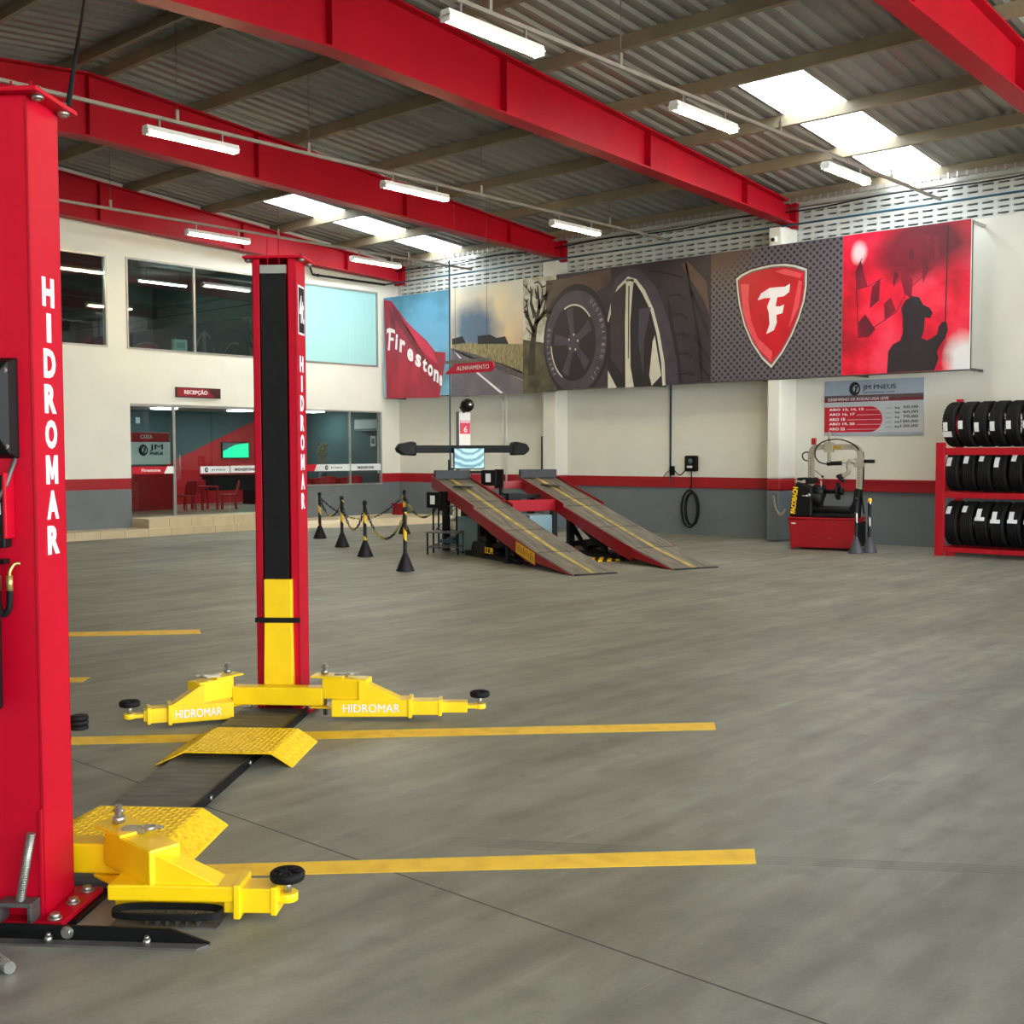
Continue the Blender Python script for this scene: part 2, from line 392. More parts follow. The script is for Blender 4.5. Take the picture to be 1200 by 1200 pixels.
# red tapered girders across the hall
def girder(X, label):
    g = thing('roof_girder', label, 'roof girder', (X, 8.34, 0), 0, 'red roof girders')
    Y = [-5.2, -1.5, 8.34, 18.9]; zt = [zbeam(y) for y in Y]; zb = [5.63, 5.75, 6.06, 5.66]
    w = MB(); w.loft([[(-.012, y-8.34, zb[k]) for k, y in enumerate(Y)]+[(-.012, y-8.34, zt[k]) for k, y in reversed(list(enumerate(Y)))],
                      [(.012, y-8.34, zb[k]) for k, y in enumerate(Y)]+[(.012, y-8.34, zt[k]) for k, y in reversed(list(enumerate(Y)))]], red_beam)
    w.build('web', g)
    for nm, z, s in (('bottom_flange', zb, -1), ('top_flange', zt, 1)):
        f = MB()
        f.loft([[(-.13, y-8.34, z[k]-.012), (.13, y-8.34, z[k]-.012), (.13, y-8.34, z[k]+.012), (-.13, y-8.34, z[k]+.012)] for k, y in enumerate(Y)], red_beam); f.build(nm, g)
    for y in (4.0, 8.34, 11.2, 14.4, 17.2):
        s = MB(); zt_, zb_ = zbeam(y), 6.06-abs(y-8.34)*.037
        s.box(-.12, .12, y-8.345, y-8.335, zb_, zt_, red_beam); s.build('stiffener', g)
    e = MB(); e.box(-.14, .14, 10.5, 10.6, 5.58, 6.02, red_beam); e.build('end_plate', g)
    return g
girder(-20.45, 'red girder along the top of the white left wall')
girder(-15.5, 'red girder ending above the banner between the tree and the tyres')
girder(-10.2, 'red girder ending at the pilaster beside the shield emblem')
girder(-4.85, 'red girder crossing the top right corner')

# purlins
py = [8.12, 8.56, 10.15, 11.88, 13.62, 15.34, 17.02, 18.72]
pn = ['brown roof purlin on the front side of the ridge', 'brown roof purlin on the rear side of the ridge', 'first brown purlin down from the ridge pair towards the back wall',
      'second brown purlin down from the ridge pair towards the back wall', 'brown purlin at the upper end of the roof light strips', 'brown purlin crossing the upper part of the roof light strips',
      'brown purlin crossing the lower part of the roof light strips', 'brown purlin running just above the perforated back wall']
def purlin(Y, label):
    z = zbeam(Y)+.012; s = 1 if Y > 8.34 else -1; m_ = MB(); h = .165
    sec = [(0, 0), (.07*s, -.005), (.07*s, .02), (.066*s, .02), (.066*s, .0), (.004*s, .004), (.004*s, h-.004), (.066*s, h-.009), (.066*s, h-.025), (.07*s, h-.025), (.07*s, h-.005), (0, h)]
    m_.loft([[(X, Y+a, z+b) for a, b in sec] for X in (-20.72, 6.9)], purlin_m)
    o = m_.build('purlin'); tag(o, label, 'roof purlin', 'roof purlins')
for Y, l_ in zip(py, pn): purlin(Y, l_)
purlin(6.5, 'first brown purlin forward of the ridge pair')
purlin(4.8, 'second brown purlin forward of the ridge pair')

# upper windows, glass front and door of the reception
def window(name, y0, y1, z0, z1, mull, label, gm=glass, back=None):
    w = struct(bpy.data.objects.new(name, None), label); COL.objects.link(w); w.location = (XL, y0, z0)
    W, H = y1-y0, z1-z0; f = MB(); t = .035
    for a, b, c, d in ((0, W, 0, t), (0, W, H-t, H), (0, t, t, H-t), (W-t, W, t, H-t)): f.box(-.05, .02, a, b, c, d, alu)
    for q in mull: f.box(-.045, .012, q-y0-.02, q-y0+.02, t, H-t, alu)
    f.build('window_frame', w)
    g = MB(); g.box(-.022, -.016, t, W-t, t, H-t, gm); g.build('window_pane', w)
    if back:
        b = MB(); b.box(-.11, -.10, .02, W-.02, .02, H-.02, back); b.build('blind', w)
    return w
window('window_1', *OPEN[0], [], 'upper window of dark glass beside the near lift post')
window('window_2', *OPEN[1], [13.45], 'wide upper window of dark glass above the reception sign')
window('window_3', *OPEN[2], [], 'upper window with pale cyan blind beside the banner', gm=blind)
window('window_4', *OPEN[4], [16.25, 17.55], 'fixed glass front of the reception right of the door', glass_clear)
# glass door front: fixed pane left, two tall panes right, steel edge post
d = struct(bpy.data.objects.new('door_1', None), 'frameless glass door front of the reception'); COL.objects.link(d); d.location = (XL, 11.96, .33)
H = 2.26
for a, b in ((.01, .93), (1.02, 2.28), (2.30, 3.42)):
    g = MB(); g.box(-.03, -.02, a, b, .01, H-.05, glass_clear); g.build('door_pane', d)
f = MB(); f.box(-.06, .01, 0, 3.44, H-.05, H, alu); f.box(-.05, .0, .94, 1.0, 0, H-.05, alu); f.build('door_frame', d)
f = MB(); f.box(-.005, .015, 1.08, 1.10, .75, 1.25, chrome); f.build('handle', d)

# cream tiled step along the left wall
mb = MB()
mb.box(XL, -20.05, 3.0, 15.4, 0, .15, cream_tile); mb.box(XL, -20.12, 11.96, 15.4, .15, .33, cream_tile)
pts = [(XL, 15.4), (-19.75, 15.4), (-19.1, 16.4), (-18.72, YB), (XL, YB)]
mb.hexa(pts, 0, .15, cream_tile, [(XL, 15.4), (-19.95, 15.4), (-19.3, 16.5), (-18.95, YB), (XL, YB)])
for q in range(24):
    y = 3.4+q*.5; mb.box(-20.05, -20.048, y, y+.008, 0, .15, tile_seam)
    if 11.96 < y < 15.4: mb.box(-20.12, -20.118, y, y+.008, .15, .33, tile_seam)
o = mb.build('floor_step'); struct(o, 'cream tiled step and platform below the reception')

# reception room behind the glass and the dark room above it
mb = MB(); xb = -25.4
mb.box(xb, XL-WT, 8, 19.3, .27, .33, room_floor); struct(mb.build('floor_reception'))
mb = MB(); mb.box(xb, XL-WT, 8, 19.3, 2.66, 2.72, ceil_room); struct(mb.build('ceiling_reception'))
mb = MB()
mb.box(xb-.1, xb, 8, 19.3, .33, 2.66, teal_wall)
# red diagonal field painted on the rear wall
mb.poly([(xb+.003, 13.2, .33), (xb+.003, 19.14, .33), (xb+.003, 19.14, 2.64), (xb+.003, 18.66, 2.64), (xb+.003, 15.84, 1.444)], (-.003, 0, 0), red_room)
struct(mb.build('wall_reception_rear'), 'teal reception wall with a red sloping field')
mb = MB(); mb.box(xb, XL-WT, 19.15, 19.3, .33, 2.66, teal_wall); struct(mb.build('wall_reception_right'))
mb = MB(); mb.box(xb, XL-WT, 8, 8.1, .33, 2.66, teal_wall); struct(mb.build('wall_reception_left'))
mb = MB(); mb.box(xb, XL-WT, 8, 19.3, 3.3, 3.36, teal_dark); struct(mb.build('floor_upper'))
mb = MB(); mb.box(xb, XL-WT, 8, 19.3, 5.62, 5.68, ceil_room); struct(mb.build('ceiling_upper'))
for nm_, b_ in (('rear', (xb-.1, xb, 8, 19.3)), ('left', (xb, XL-WT, 8, 8.1)), ('right', (xb, XL-WT, 19.15, 19.3)), ('partition', (xb, -22.6, 12.9, 13.0)), ('partition_right', (xb, XL-WT, 15.3, 15.4))):
    mb = MB(); mb.box(*b_, 3.36, 5.62, teal_dark); struct(mb.build('wall_upper_'+nm_))
# ================================================================== TWO-POST LIFT (local x along the parking bays, y across, towards the back)
LR = math.radians(37.5); LT = V((math.cos(LR), math.sin(LR), 0)); LA = V((-math.sin(LR), math.cos(LR), 0)); LO = LT*-1.99 + LA*5.45
lift = thing('two_post_lift', 'red two post car lift with yellow swing arms on the workshop floor', 'car lift', LO, LR)
def column(uc, vf, s):
    """open channel column; its open side faces the other post (s = +1 far, -1 near)"""
    h, w, d, t = 2.78, .135, .225, .012
    c = bpy.data.objects.new('column', None); COL.objects.link(c); c.parent = lift; c.location = (uc, vf, 0)
    b = MB()
    b.box(-w, -w+t, 0, s*d, .03, h, red); b.box(w-t, w, 0, s*d, .03, h, red); b.box(-w, w, s*(d-t), s*d, .03, h, red)
    b.box(-w, -w+.045, 0, s*t, .03, h, red); b.box(w-.05, w, 0, s*t, .03, h, red)
    b.build('column_body', c, bevel=.004)
    k = MB(); k.box(-w-.05, w+.055, -s*.035, s*(d+.04), h, h+.016, red); k.build('cap_plate', c, bevel=.003)
    for x in (-w-.03, w+.03):
        for y in (.02, d-.02): k = MB(); k.cyl((x, s*y, h-.018), (x, s*y, h+.03), .012, steel, 6); k.cyl((x, s*y, h-.012), (x, s*y, h), .02, steel, 12); k.build('cap_bolt', c)
    k = MB(); k.box(-w-.06, w+.085, -s*.05, s*(d+.05), .012, .03, red); k.build('foot_plate', c, bevel=.003)
    for x in (-w-.03, w+.045):
        for y in (.0, .11, d+.02): k = MB(); k.cyl((x, s*y, .03), (x, s*y, .05), .017, steel, 6); k.cyl((x, s*y, .03), (x, s*y, .036), .024, steel, 14); k.build('anchor_bolt', c)
    k = MB(); y0 = d/2; n = 'HIDROMAR'; top, bot = 2.2, 1.255
    pitch = (top-bot+.022)/8
    for q, ch in enumerate(n):
        hh = pitch-.022; ww = .03 if ch == 'I' else .084
        if s > 0: k.text(ch, (w+.001, s*y0-ww/2, top-q*pitch-hh), (0, 1, 0), (0, 0, 1), ww, hh, white, .018 if ch == 'M' else .045)
        else: k.text(ch, (w+.001, s*y0-ww/2+.008, top-q*pitch-hh), (0, 1, 0), (0, 0, 1), ww, hh, white, .018 if ch == 'M' else .045)
    k.build('lettering', c)
    return c
cn = column(-.022, -1.5, -1); cf = column(.02, 1.5, 1)
plabel(cn, 'near red column with control box and hoses'); plabel(cf, 'far red column with black belt')
# gusset welded at the foot of the near column, on the face towards the camera
k = MB(); k.box(.104, .112, -1.735, -1.725, .03, .40, red); k.build('stiffener', lift)
k = MB(); k.box(.136, .138, .045, .185, 2.33, 2.63, paper); k.box(.137, .139, .053, .177, 2.342, 2.618, black); k.text('4t', (.139, .062, 2.40), (0, 1, 0), (0, 0, 1), .105, .17, paper, .01); k.build('rating_plate', cf)
# belts, carriages, cross bars
def carriage(uc, s):
    vf = s*1.49
    k = MB(); k.box(uc-.075, uc+.075, vf-.006, vf+.006, .80, 2.70, black_rub); k.build('belt_cover', lift)
    k = MB(); k.box(uc-.08, uc+.08, vf-.01, vf+.01, 2.69, 2.74, alu); k.build('belt_clamp', lift)
    for q in (-.035, .035): k = MB(); k.cyl((uc+q, vf, 2.72), (uc+q, vf, 2.9), .004, red_beam, 6); k.build('belt_rod', lift)
    k = MB()
    k.box(uc-.075, uc+.095, vf-.03*s, vf+.05*s, .57, .83, yellow)
    k.loft([[(uc-.075, vf-.03*s, .57), (uc+.095, vf-.03*s, .57), (uc+.095, vf+.05*s, .57), (uc-.075, vf+.05*s, .57)],
            [(uc-.08, vf-.04*s, .17), (uc+.10, vf-.04*s, .17), (uc+.10, vf+.05*s, .17), (uc-.08, vf+.05*s, .17)]], yellow)
    k.build('carriage_plate', lift, bevel=.004)
    k = MB(); k.box(uc-.13, uc+(.15 if s > 0 else .11), vf-.045*s, vf-.02*s, .565, .595, black_rub); k.build('door_guard', lift, bevel=.004)
    k = MB(); k.box(uc-.25, uc+.31, vf-.14*s, vf-.04*s, .075, .185, yellow); k.build('cross_bar', lift, bevel=.008)
carriage(.02, 1); carriage(-.022, -1)
def lug(uc, s, x):
    k = MB(); y = s*1.42
    for z in (.19, .055): k.hexa([(x-.07, y-.06), (x+.07, y-.06), (x+.07, y+.06), (x-.07, y+.06)], z, z+.016, yellow)
    return k.build('pivot_lug', lift, bevel=.006)
def arm(pivot, U, B, P, mid=.6, letters=None, guard=False):
    """gooseneck arm: an upper box from the pivot to U, a telescopic lower arm from B to the pad at P"""
    a = bpy.data.objects.new('swing_arm', None); COL.objects.link(a); a.parent = lift; a.location = (B[0], B[1], 0)
    ang = math.atan2(P[1]-B[1], P[0]-B[0]); a.rotation_euler = (0, 0, ang); L = math.hypot(P[0]-B[0], P[1]-B[1])
    R = Matrix.Rotation(-ang, 3, 'Z'); lc = lambda q: R @ V((q[0]-B[0], q[1]-B[1], 0))
    k = MB(); w = .065
    k.box(0, L*mid, -w, w, .07 if guard else .022, .125, yellow)
    if guard: k.box(.0, L*mid, .0, w, .022, .07, yellow)
    k.build('outer_tube', a, bevel=.006)
    k = MB(); k.box(L*mid-.05, L*(mid+.2), -w+.012, w-.012, .03, .115, yellow); k.box(L*mid-.012, L*mid+.012, -w-.008, w+.008, .015, .132, yellow); k.build('middle_tube', a, bevel=.004)
    e = L*(mid+.2); k = MB(); k.box(e-.05, L-.075, -w+.025, w-.025, .04, .105, yellow); k.box(e-.01, e+.012, -w+.006, w-.006, .024, .122, yellow); k.build('inner_tube', a, bevel=.004)
    k = MB(); k.box(L-.10, L, -.032, .032, .062, .084, yellow); k.cyl((L, 0, .058), (L, 0, .088), .036, yellow, 18); k.build('tip_plate', a, bevel=.003)
    k = MB(); k.cyl((L, 0, .08), (L, 0, .135), .014, steel, 14); k.build('pad_screw', a)
    k = MB(); k.lathe([(.02, .128), (.055, .13), (.06, .137), (.06, .155), (.054, .162), (.046, .158), (.001, .158)], black_rub, 24, (L, 0, 0))
    for q in range(6):
        t = q*math.pi/3; k.cyl((L+.012*math.cos(t), .012*math.sin(t), .16), (L+.045*math.cos(t), .045*math.sin(t), .16), .005, black_rub, 6)
    k.build('lift_pad', a)
    p, u = lc(pivot), lc(U); d = (u-p).normalized(); nn = V((-d.y, d.x, 0))*.06
    k = MB(); k.hexa([tuple((q+r)[:2]) for q, r in ((p, -nn), (u, -nn), (u, nn), (p, nn))], .118, .245, yellow); k.build('upper_box', a, bevel=.007)
    k = MB(); g0 = max(u.x-.06, .1); k.loft([[(g0, y, .12), (min(g0+.26, L*mid), y, .12), (g0+.02, y, .235), (g0, y, .235)] for y in (-.05, .05)], yellow); k.build('gusset', a, bevel=.003)
    if letters:
        k = MB(); s = letters; ww = min(.34, L*.45)
        if s > 0: k.text('HIDROMAR', (.07, -w-.001, .05), (1, 0, 0), (0, 0, 1), ww, .05, white, .03, .001)
        else: k.text('HIDROMAR', (.07+ww, w+.001, .05), (-1, 0, 0), (0, 0, 1), ww, .05, white, .03, .001)
        k.build('lettering', a)
    k = MB(); k.cyl((p.x, p.y, .01), (p.x, p.y, .325), .013, steel, 14); k.cyl((p.x, p.y, .262), (p.x, p.y, .285), .024, steel, 6); k.cyl((p.x-.02, p.y, .305), (p.x+.02, p.y, .305), .006, steel, 8); k.build('pivot_pin', a)
    q = p + d*.10
    k = MB(); k.box(q.x-.035, q.x+.05, q.y-.02, q.y+.02, .247, .268, steel); k.cyl((q.x+.06, q.y, .258), (q.x+.06, q.y, .272), .026, steel, 14); k.box(q.x+.06, q.x+.11, q.y-.012, q.y+.012, .262, .272, steel); k.build('arm_lock', a, bevel=.003)
    k = MB(); k.hexa([tuple((p+d*aa+nn*bb)[:2]) for aa, bb in ((-.07, -1.1), (.13, -1.1), (.13, 1.1), (-.07, 1.1))], .245, .257, yellow)
    k.build('pivot_lug', a, bevel=.003); k = MB()
    k.hexa([tuple((p+d*aa+nn*bb)[:2]) for aa, bb in ((-.07, -1.1), (.10, -1.1), (.10, 1.1), (-.07, 1.1))], .06, .072, yellow); k.build('pivot_lug', a, bevel=.003)
    if guard:
        k = MB(); ring = []
        for t in range(28):
            c_, s_ = math.cos(2*math.pi*t/28), math.sin(2*math.pi*t/28)
            ring.append((.215+.19*(1 if c_ > 0 else -1)*abs(c_)**.5, -.078+.052*(1 if s_ > 0 else -1)*abs(s_)**.7))
        k.loft([[(x, y, .03) for x, y in ring], [(x, y, .052) for x, y in ring]], black_rub, caps=False)
        inner = [(x+(.215-x)*.05, y+(-.078-y)*.17) for x, y in ring]
        k.loft([[(x, y, .052) for x, y in ring], [(x, y, .052) for x, y in inner], [(x, y, .03) for x, y in inner], [(x, y, .03) for x, y in ring]], black_rub, caps=False)
        k.build('toe_guard', a)
        k = MB(); k.box(.03, .40, -.125, -.005, .0, .006, black_plate)
        for q in range(6): k.box(.15+.035*q, .157+.035*q, -.115, -.02, .004, .022, steel_dark)
        k.build('foot_bracket', a)
    return a
arm((.33, 1.41), (.61, 1.385), (.39, 1.355), (1.275, 1.43), .53, 1)
arm((-.27, 1.40), (-.41, 1.19), (-.20, 1.27), (-.735, 1.03), .62, -1)
arm((.25, -1.43), (.50, -1.63), (.31, -1.615), (.92, -1.60), .74, None, True)
# floor channel between the posts, with its side lip and joint bolts
k = MB(); k.box(-.19, .2, -1.42, 1.46, .0, .035, black_plate); k.build('floor_channel', lift, bevel=.003)
k = MB(); k.box(.2, .214, -1.42, 1.46, .0, .05, black); 
for y in (-.35, .25, .9): k.cyl((.214, y, .025), (.226, y, .025), .012, steel, 8)
k.build('channel_lip', lift)
# two yellow ramp covers bridging the channel
def ramp_cover(yc, h, X):
    h = h; k = MB(); z = .075
    prof = [(X[0], .004), (X[1], z), (X[2], z), (X[3], .004)]
    i = k.loft([[(x, y, zz) for x, zz in prof]+[(x, y, zz-.006 if zz < .01 else zz-.008) for x, zz in reversed(prof)] for y in (yc-h, yc+h)], yellow_plate)
    r = random.Random(3)
    for a in range(26):
        for b in range(18):
            x = X[0]+.015+(X[3]-X[0]-.03)*a/25; y = yc-h+.02+(2*h-.04)*b/17
            fl_ = X[1] < x < X[2]; zz = z if fl_ else .004+(z-.004)*((x-X[0])/(X[1]-X[0]) if x < X[1] else (X[3]-x)/(X[3]-X[2]))
            sl = 0 if fl_ else ((z-.004)/(X[1]-X[0]) if x < X[1] else -(z-.004)/(X[3]-X[2]))
            t = .8 if (a+b) % 2 else -.8; dx, dy = .009*math.cos(t), .009*math.sin(t)
            k.poly([(x-dx-dy*.25, y-dy+dx*.25, zz-sl*dx), (x-dx+dy*.25, y-dy-dx*.25, zz-sl*dx), (x+dx+dy*.25, y+dy-dx*.25, zz+sl*dx), (x+dx-dy*.25, y+dy+dx*.25, zz+sl*dx)], (0, 0, .0025), yellow_plate)
    return k.build('ramp_cover', lift)
ramp_cover(.525, .265, (-.28, -.13, .325, .435)); ramp_cover(-.89, .235, (-.30, -.165, .289, .40))
# black angle iron with bolts in front of the near post
k = MB(); y0 = -1.858
k.poly([(-.60, y0, 0), (.73, y0, 0), (.73, y0, .012), (.60, y0, .055), (-.60, y0, .055)], (0, .009, 0), black)
k.poly([(-.60, y0, 0), (-.60, y0-.04, 0), (.70, y0-.04, 0), (.73, y0, 0)], (0, 0, .008), black_plate)
k.build('floor_angle', lift)
for x, z in ((.20, .012), (.255, .034), (.53, .012)):
    k = MB(); yy = y0-.02
    if z < .03: k.cyl((x, yy, z-.004), (x, yy, z+.016), .013, steel, 6); k.cyl((x, yy, z+.016), (x, yy, z+.026), .008, steel, 10)
    else: k.cyl((x, y0, z), (x, y0-.016, z), .015, steel, 6); k.cyl((x, y0, z), (x, y0-.005, z), .021, steel, 16)
    k.build('angle_bolt', lift)
k = MB(); k.box(.07, .22, -1.72, -1.40, .0, .012, black); k.build('shim_plate', lift)
# threaded rod clamp on the foot plate
k = MB(); c0 = (.0, -1.80)
k.box(-.02, .103, -1.80, -1.735, .085, .10, steel_dark); k.box(.088, .103, -1.80, -1.735, .03, .085, steel_dark); k.box(-.02, -.005, -1.80, -1.735, .03, .085, steel_dark); k.build('anchor_clamp', lift, bevel=.003)
k = MB(); a_, b_ = V((.05, -1.768, .10)), V((.093, -1.768, .33)); k.cyl(a_, b_, .0135, steel, 12)
for q in range(40):
    t0 = a_.lerp(b_, q/40); t1 = a_.lerp(b_, (q+.5)/40); k.cyl(t0, t1, .0152, steel, 12)
k.build('threaded_rod', lift)
# power unit parts on the face towards the camera
vf = -1.725
k = MB(); k.loft([[(-.40, vf, 1.585), (.065, vf, 1.585), (.065, vf, 1.92), (-.40, vf, 1.92)], [(-.40, vf-.05, 1.585), (.055, vf-.05, 1.60), (.055, vf-.05, 1.905), (-.40, vf-.05, 1.92)],
                  [(-.40, vf-.12, 1.66), (.0, vf-.12, 1.74), (.0, vf-.12, 1.80), (-.40, vf-.12, 1.87)]], black); k.build('control_box', lift, bevel=.004)
k = MB(); k.cyl((.046, vf-.05, 1.625), (.046, vf-.058, 1.625), .009, steel, 10); k.build('box_screw', lift); k = MB(); k.cyl((.046, vf-.05, 1.875), (.046, vf-.058, 1.875), .009, steel, 10); k.build('box_screw', lift)
k = MB(); k.box(-.2, .03, vf-.05, vf, 1.29, 1.53, black); k.box(.03, .042, vf-.06, vf, 1.32, 1.54, red); k.build('switch_bracket', lift, bevel=.004)
k = MB(); k.hexa([(-.005, vf-.052), (.02, vf-.052), (.02, vf-.05), (-.005, vf-.05)], 1.40, 1.44, paper, [(.002, vf-.052), (.018, vf-.052), (.018, vf-.05), (.002, vf-.05)]); k.build('warning_label', lift)
k = MB(); k.cyl((-.04, vf-.09, .76), (-.04, vf-.09, 1.26), .065, black, 24); k.build('oil_tank', lift, bevel=.004)
def curve_pts(P, n=8):
    out = []; P = [V(p) for p in P]
    for j in range(len(P)-1):
        p0, p1, p2, p3 = P[max(j-1, 0)], P[j], P[j+1], P[min(j+2, len(P)-1)]
        for q in range(n):
            t = q/n; out.append(.5*((2*p1)+(p2-p0)*t+(2*p0-5*p1+4*p2-p3)*t*t+(3*p1-p0-3*p2+p3)*t**3))
    out.append(P[-1]); return [tuple(p) for p in out]
k = MB(); k.tube(curve_pts([(.05, vf-.005, 1.585), (.045, vf-.03, 1.54), (.03, vf-.05, 1.48), (-.02, vf-.06, 1.42), (-.12, vf-.06, 1.40)]), .008, steel_dark); k.build('cable', lift)
k = MB(); k.tube(curve_pts([(.062, vf-.012, 1.235), (.045, vf-.02, 1.232), (.035, vf-.03, 1.21), (.033, vf-.03, 1.19)]), .006, brass)
k.tube(curve_pts([(-.06, vf-.03, 1.225), (-.03, vf-.03, 1.23), (-.012, vf-.03, 1.215), (-.008, vf-.03, 1.19)]), .006, brass)
for x in (.033, -.008): k.cyl((x, vf-.03, 1.195), (x, vf-.03, 1.145), .011, brass, 10)
k.build('hose_fitting', lift)
k = MB(); k.tube(curve_pts([(-.008, vf-.03, 1.15), (-.005, vf-.03, 1.09), (.012, vf-.03, 1.065), (.03, vf-.03, 1.09), (.033, vf-.03, 1.15)]), .0105, black_rub); k.build('hydraulic_hose', lift)
k = MB(); k.box(-.03, .02, vf-.04, vf, 1.235, 1.25, black); k.build('hose_bracket', lift)
k = MB()
for q in range(3): k.lathe([(.012, 0), (.032, 0), (.034, .006), (.03, .014), (.012, .014)], black_rub, 16, (.105, -1.42, .62+.018*q-.02))
k.build('spare_pad', cn, loc=(.022, 1.5, 0))

# painted bay lines on the floor
def bay_line(pts, label):
    m_ = MB(); ps = [px(x, y, 2, 0) for x, y in pts]
    m_.poly([(p.x, p.y, .001) for p in ps], (0, 0, .002), yellow_line)
    tag(m_.build('bay_line'), label, 'floor line', 'yellow bay lines')
bay_line([(240, 1014), (884, 995.5), (886, 1012.5), (240, 1028)], 'nearest yellow bay line, in front of the near yellow arm')
bay_line([(70, 864.5), (837, 847), (839, 855.5), (70, 873.5)], 'yellow bay line passing under the far ramp cover')
bay_line([(60, 741.5), (234, 738), (236, 743), (60, 746.5)], 'farthest yellow bay line, ending left of the far lift post')
bay_line([(60, 794.5), (106, 794), (97, 799.5), (60, 800)], 'short yellow line end beside the near lift post')
# loose steel bar
m_ = MB(); a_, b_ = px(-40, 1098, 2, .02), px(12, 1135, 2, .02)
m_.cyl(a_, b_, .0175, steel, 20)
for q in range(24): m_.cyl(a_.lerp(b_, q/24), a_.lerp(b_, (q+.5)/24), .019, steel, 20)
tag(m_.build('threaded_bar'), 'loose threaded steel bar lying on the floor in the bottom left corner', 'steel bar')
# dark supply cable from the top of the near post to the roof
m_ = MB(); a_ = LO+LT*.15+LA*-1.5+V((0, 0, 2.80)); b_ = px(100, -8, 2, 6.6)
m_.tube([tuple(a_), tuple(a_.lerp(b_, .5)), tuple(b_)], .010, black_rub); tag(m_.build('supply_cable'), 'dark supply cable slanting up from the near lift post to the roof', 'cable')
# ================================================================== ALIGNMENT RAMPS  (local x points down the slope to the tips, y across)
AR = math.radians(-21.16); AO = px(671, 675, 2, 0); AX = V((math.cos(AR), math.sin(AR), 0)); AY = V((-math.sin(AR), math.cos(AR), 0))
ramp = thing('alignment_ramp', 'red wheel alignment ramp with two sloping dark runways and yellow stripes', 'vehicle ramp', AO, AR)
def zr(s): return .012+s*.215 if s < 1.0 else .227+(s-1.0)*.262
S_END = 4.62
def runway(y0, W, label):
    r = bpy.data.objects.new('runway', None); COL.objects.link(r); r.parent = ramp; r.location = (0, y0, 0); plabel(r, label)
    k = MB(); P = [(0, zr(0)), (1.0, zr(1.0)), (3.0, zr(3.0)), (S_END, zr(S_END))]
    k.loft([[(-s, y, z) for s, z in P]+[(-s, y, z-.03) for s, z in reversed(P)] for y in (.004, W-.0)], deck); k.build('deck', r)
    k = MB(); yc = W*.5; 
    k.loft([[(-s, y, z+.001) for s, z in P]+[(-s, y, z) for s, z in reversed(P)] for y in (yc-.035, yc+.035)], yellow_dull); k.build('stripe', r)
    for ya, yb in ((-.012, .004), (W-.0, W+.012)):
        k = MB(); Q = [(.05, .0, -.005), (1.0, .09, -.012), (1.0, .04, .008), (1.3, .10, -.006), (3.0, zr(3.0)-.17, -.006), (3.0, zr(3.0)-.17, .045), (S_END, zr(S_END)-.15, .045)]
        k.loft([[(-s, y, zr(s)+t) for s, b, t in Q]+[(-s, y, max(.004, b if s < 1.01 else b)) for s, b, t in reversed(Q)] for y in (ya, yb)], red_dark)
        k.build('side_rail', r)
    for s in (1.0, 1.95, 3.0, 3.35):
        k = MB(); k.box(-s-.006, -s+.006, .03, W-.03, zr(s), zr(s)+.004, black); k.build('deck_joint', r)
    k = MB(); k.lathe([(.001, 0), (.17, 0), (.17, .014), (.001, .016)], steel_dark, 28, (-4.1, W/2, zr(4.1)+.02)); 
    o = k.build('turn_plate', r)
    k = MB(); k.box(-S_END+.02, -S_END+.10, .02, W-.02, zr(S_END), zr(S_END)+.14, mat('dark_grey_steel', (42, 45, 49), .55)); k.build('wheel_stop', r, bevel=.004)
    k = MB(); k.box(-.0, .03, .02, W, .0, .02, black)
    for q in range(4): k.cyl((.015, .05+q*.17, .012), (.015, .15+q*.17, .012), .014, steel_dark, 8)
    k.build('tip_hinge', r)
    return r
W1 = .668
r1 = runway(0, W1, 'runway nearer the lift'); r2 = runway(1.577, .74, 'runway nearer the back wall')
k = MB(); k.loft([[(-1.02, -.016, zr(1.02)-.17), (-1.02, -.016, zr(1.02)-.01), (-1.58, -.016, zr(1.58)-.03), (-1.58, -.016, zr(1.58)-.19)], [(-1.02, -.0125, zr(1.02)-.17), (-1.02, -.0125, zr(1.02)-.01), (-1.58, -.0125, zr(1.58)-.03), (-1.58, -.0125, zr(1.58)-.19)]], yellow_tape)
amber = mat('amber_print', (176, 112, 12), .5)
for q in range(9):
    s_ = 1.52-.054*q; k.hexa([(-s_, -.0168), (-s_+.026, -.0168), (-s_+.026, -.016), (-s_, -.016)], zr(s_)-.15, zr(s_)-(.05 if q % 2 else .07), amber)
k.build('sticker', r1)
k = MB(); k.box(-3.4, -3.26, .64, 1.60, zr(3.3)-.16, zr(3.3)+.02, red_beam); k.build('cross_beam', ramp, bevel=.01)
k = MB(); k.box(-4.56, -4.42, .64, 1.60, zr(4.5)-.15, zr(4.5)-.02, red_dark); k.build('cross_beam', ramp, bevel=.01)
k = MB(); k.box(-3.85, -3.78, .60, 1.62, zr(3.8)-.10, zr(3.8)-.04, black); k.box(-3.95, -3.7, .95, 1.2, zr(3.8)-.2, zr(3.8)-.02, black); k.build('jack_beam', ramp)
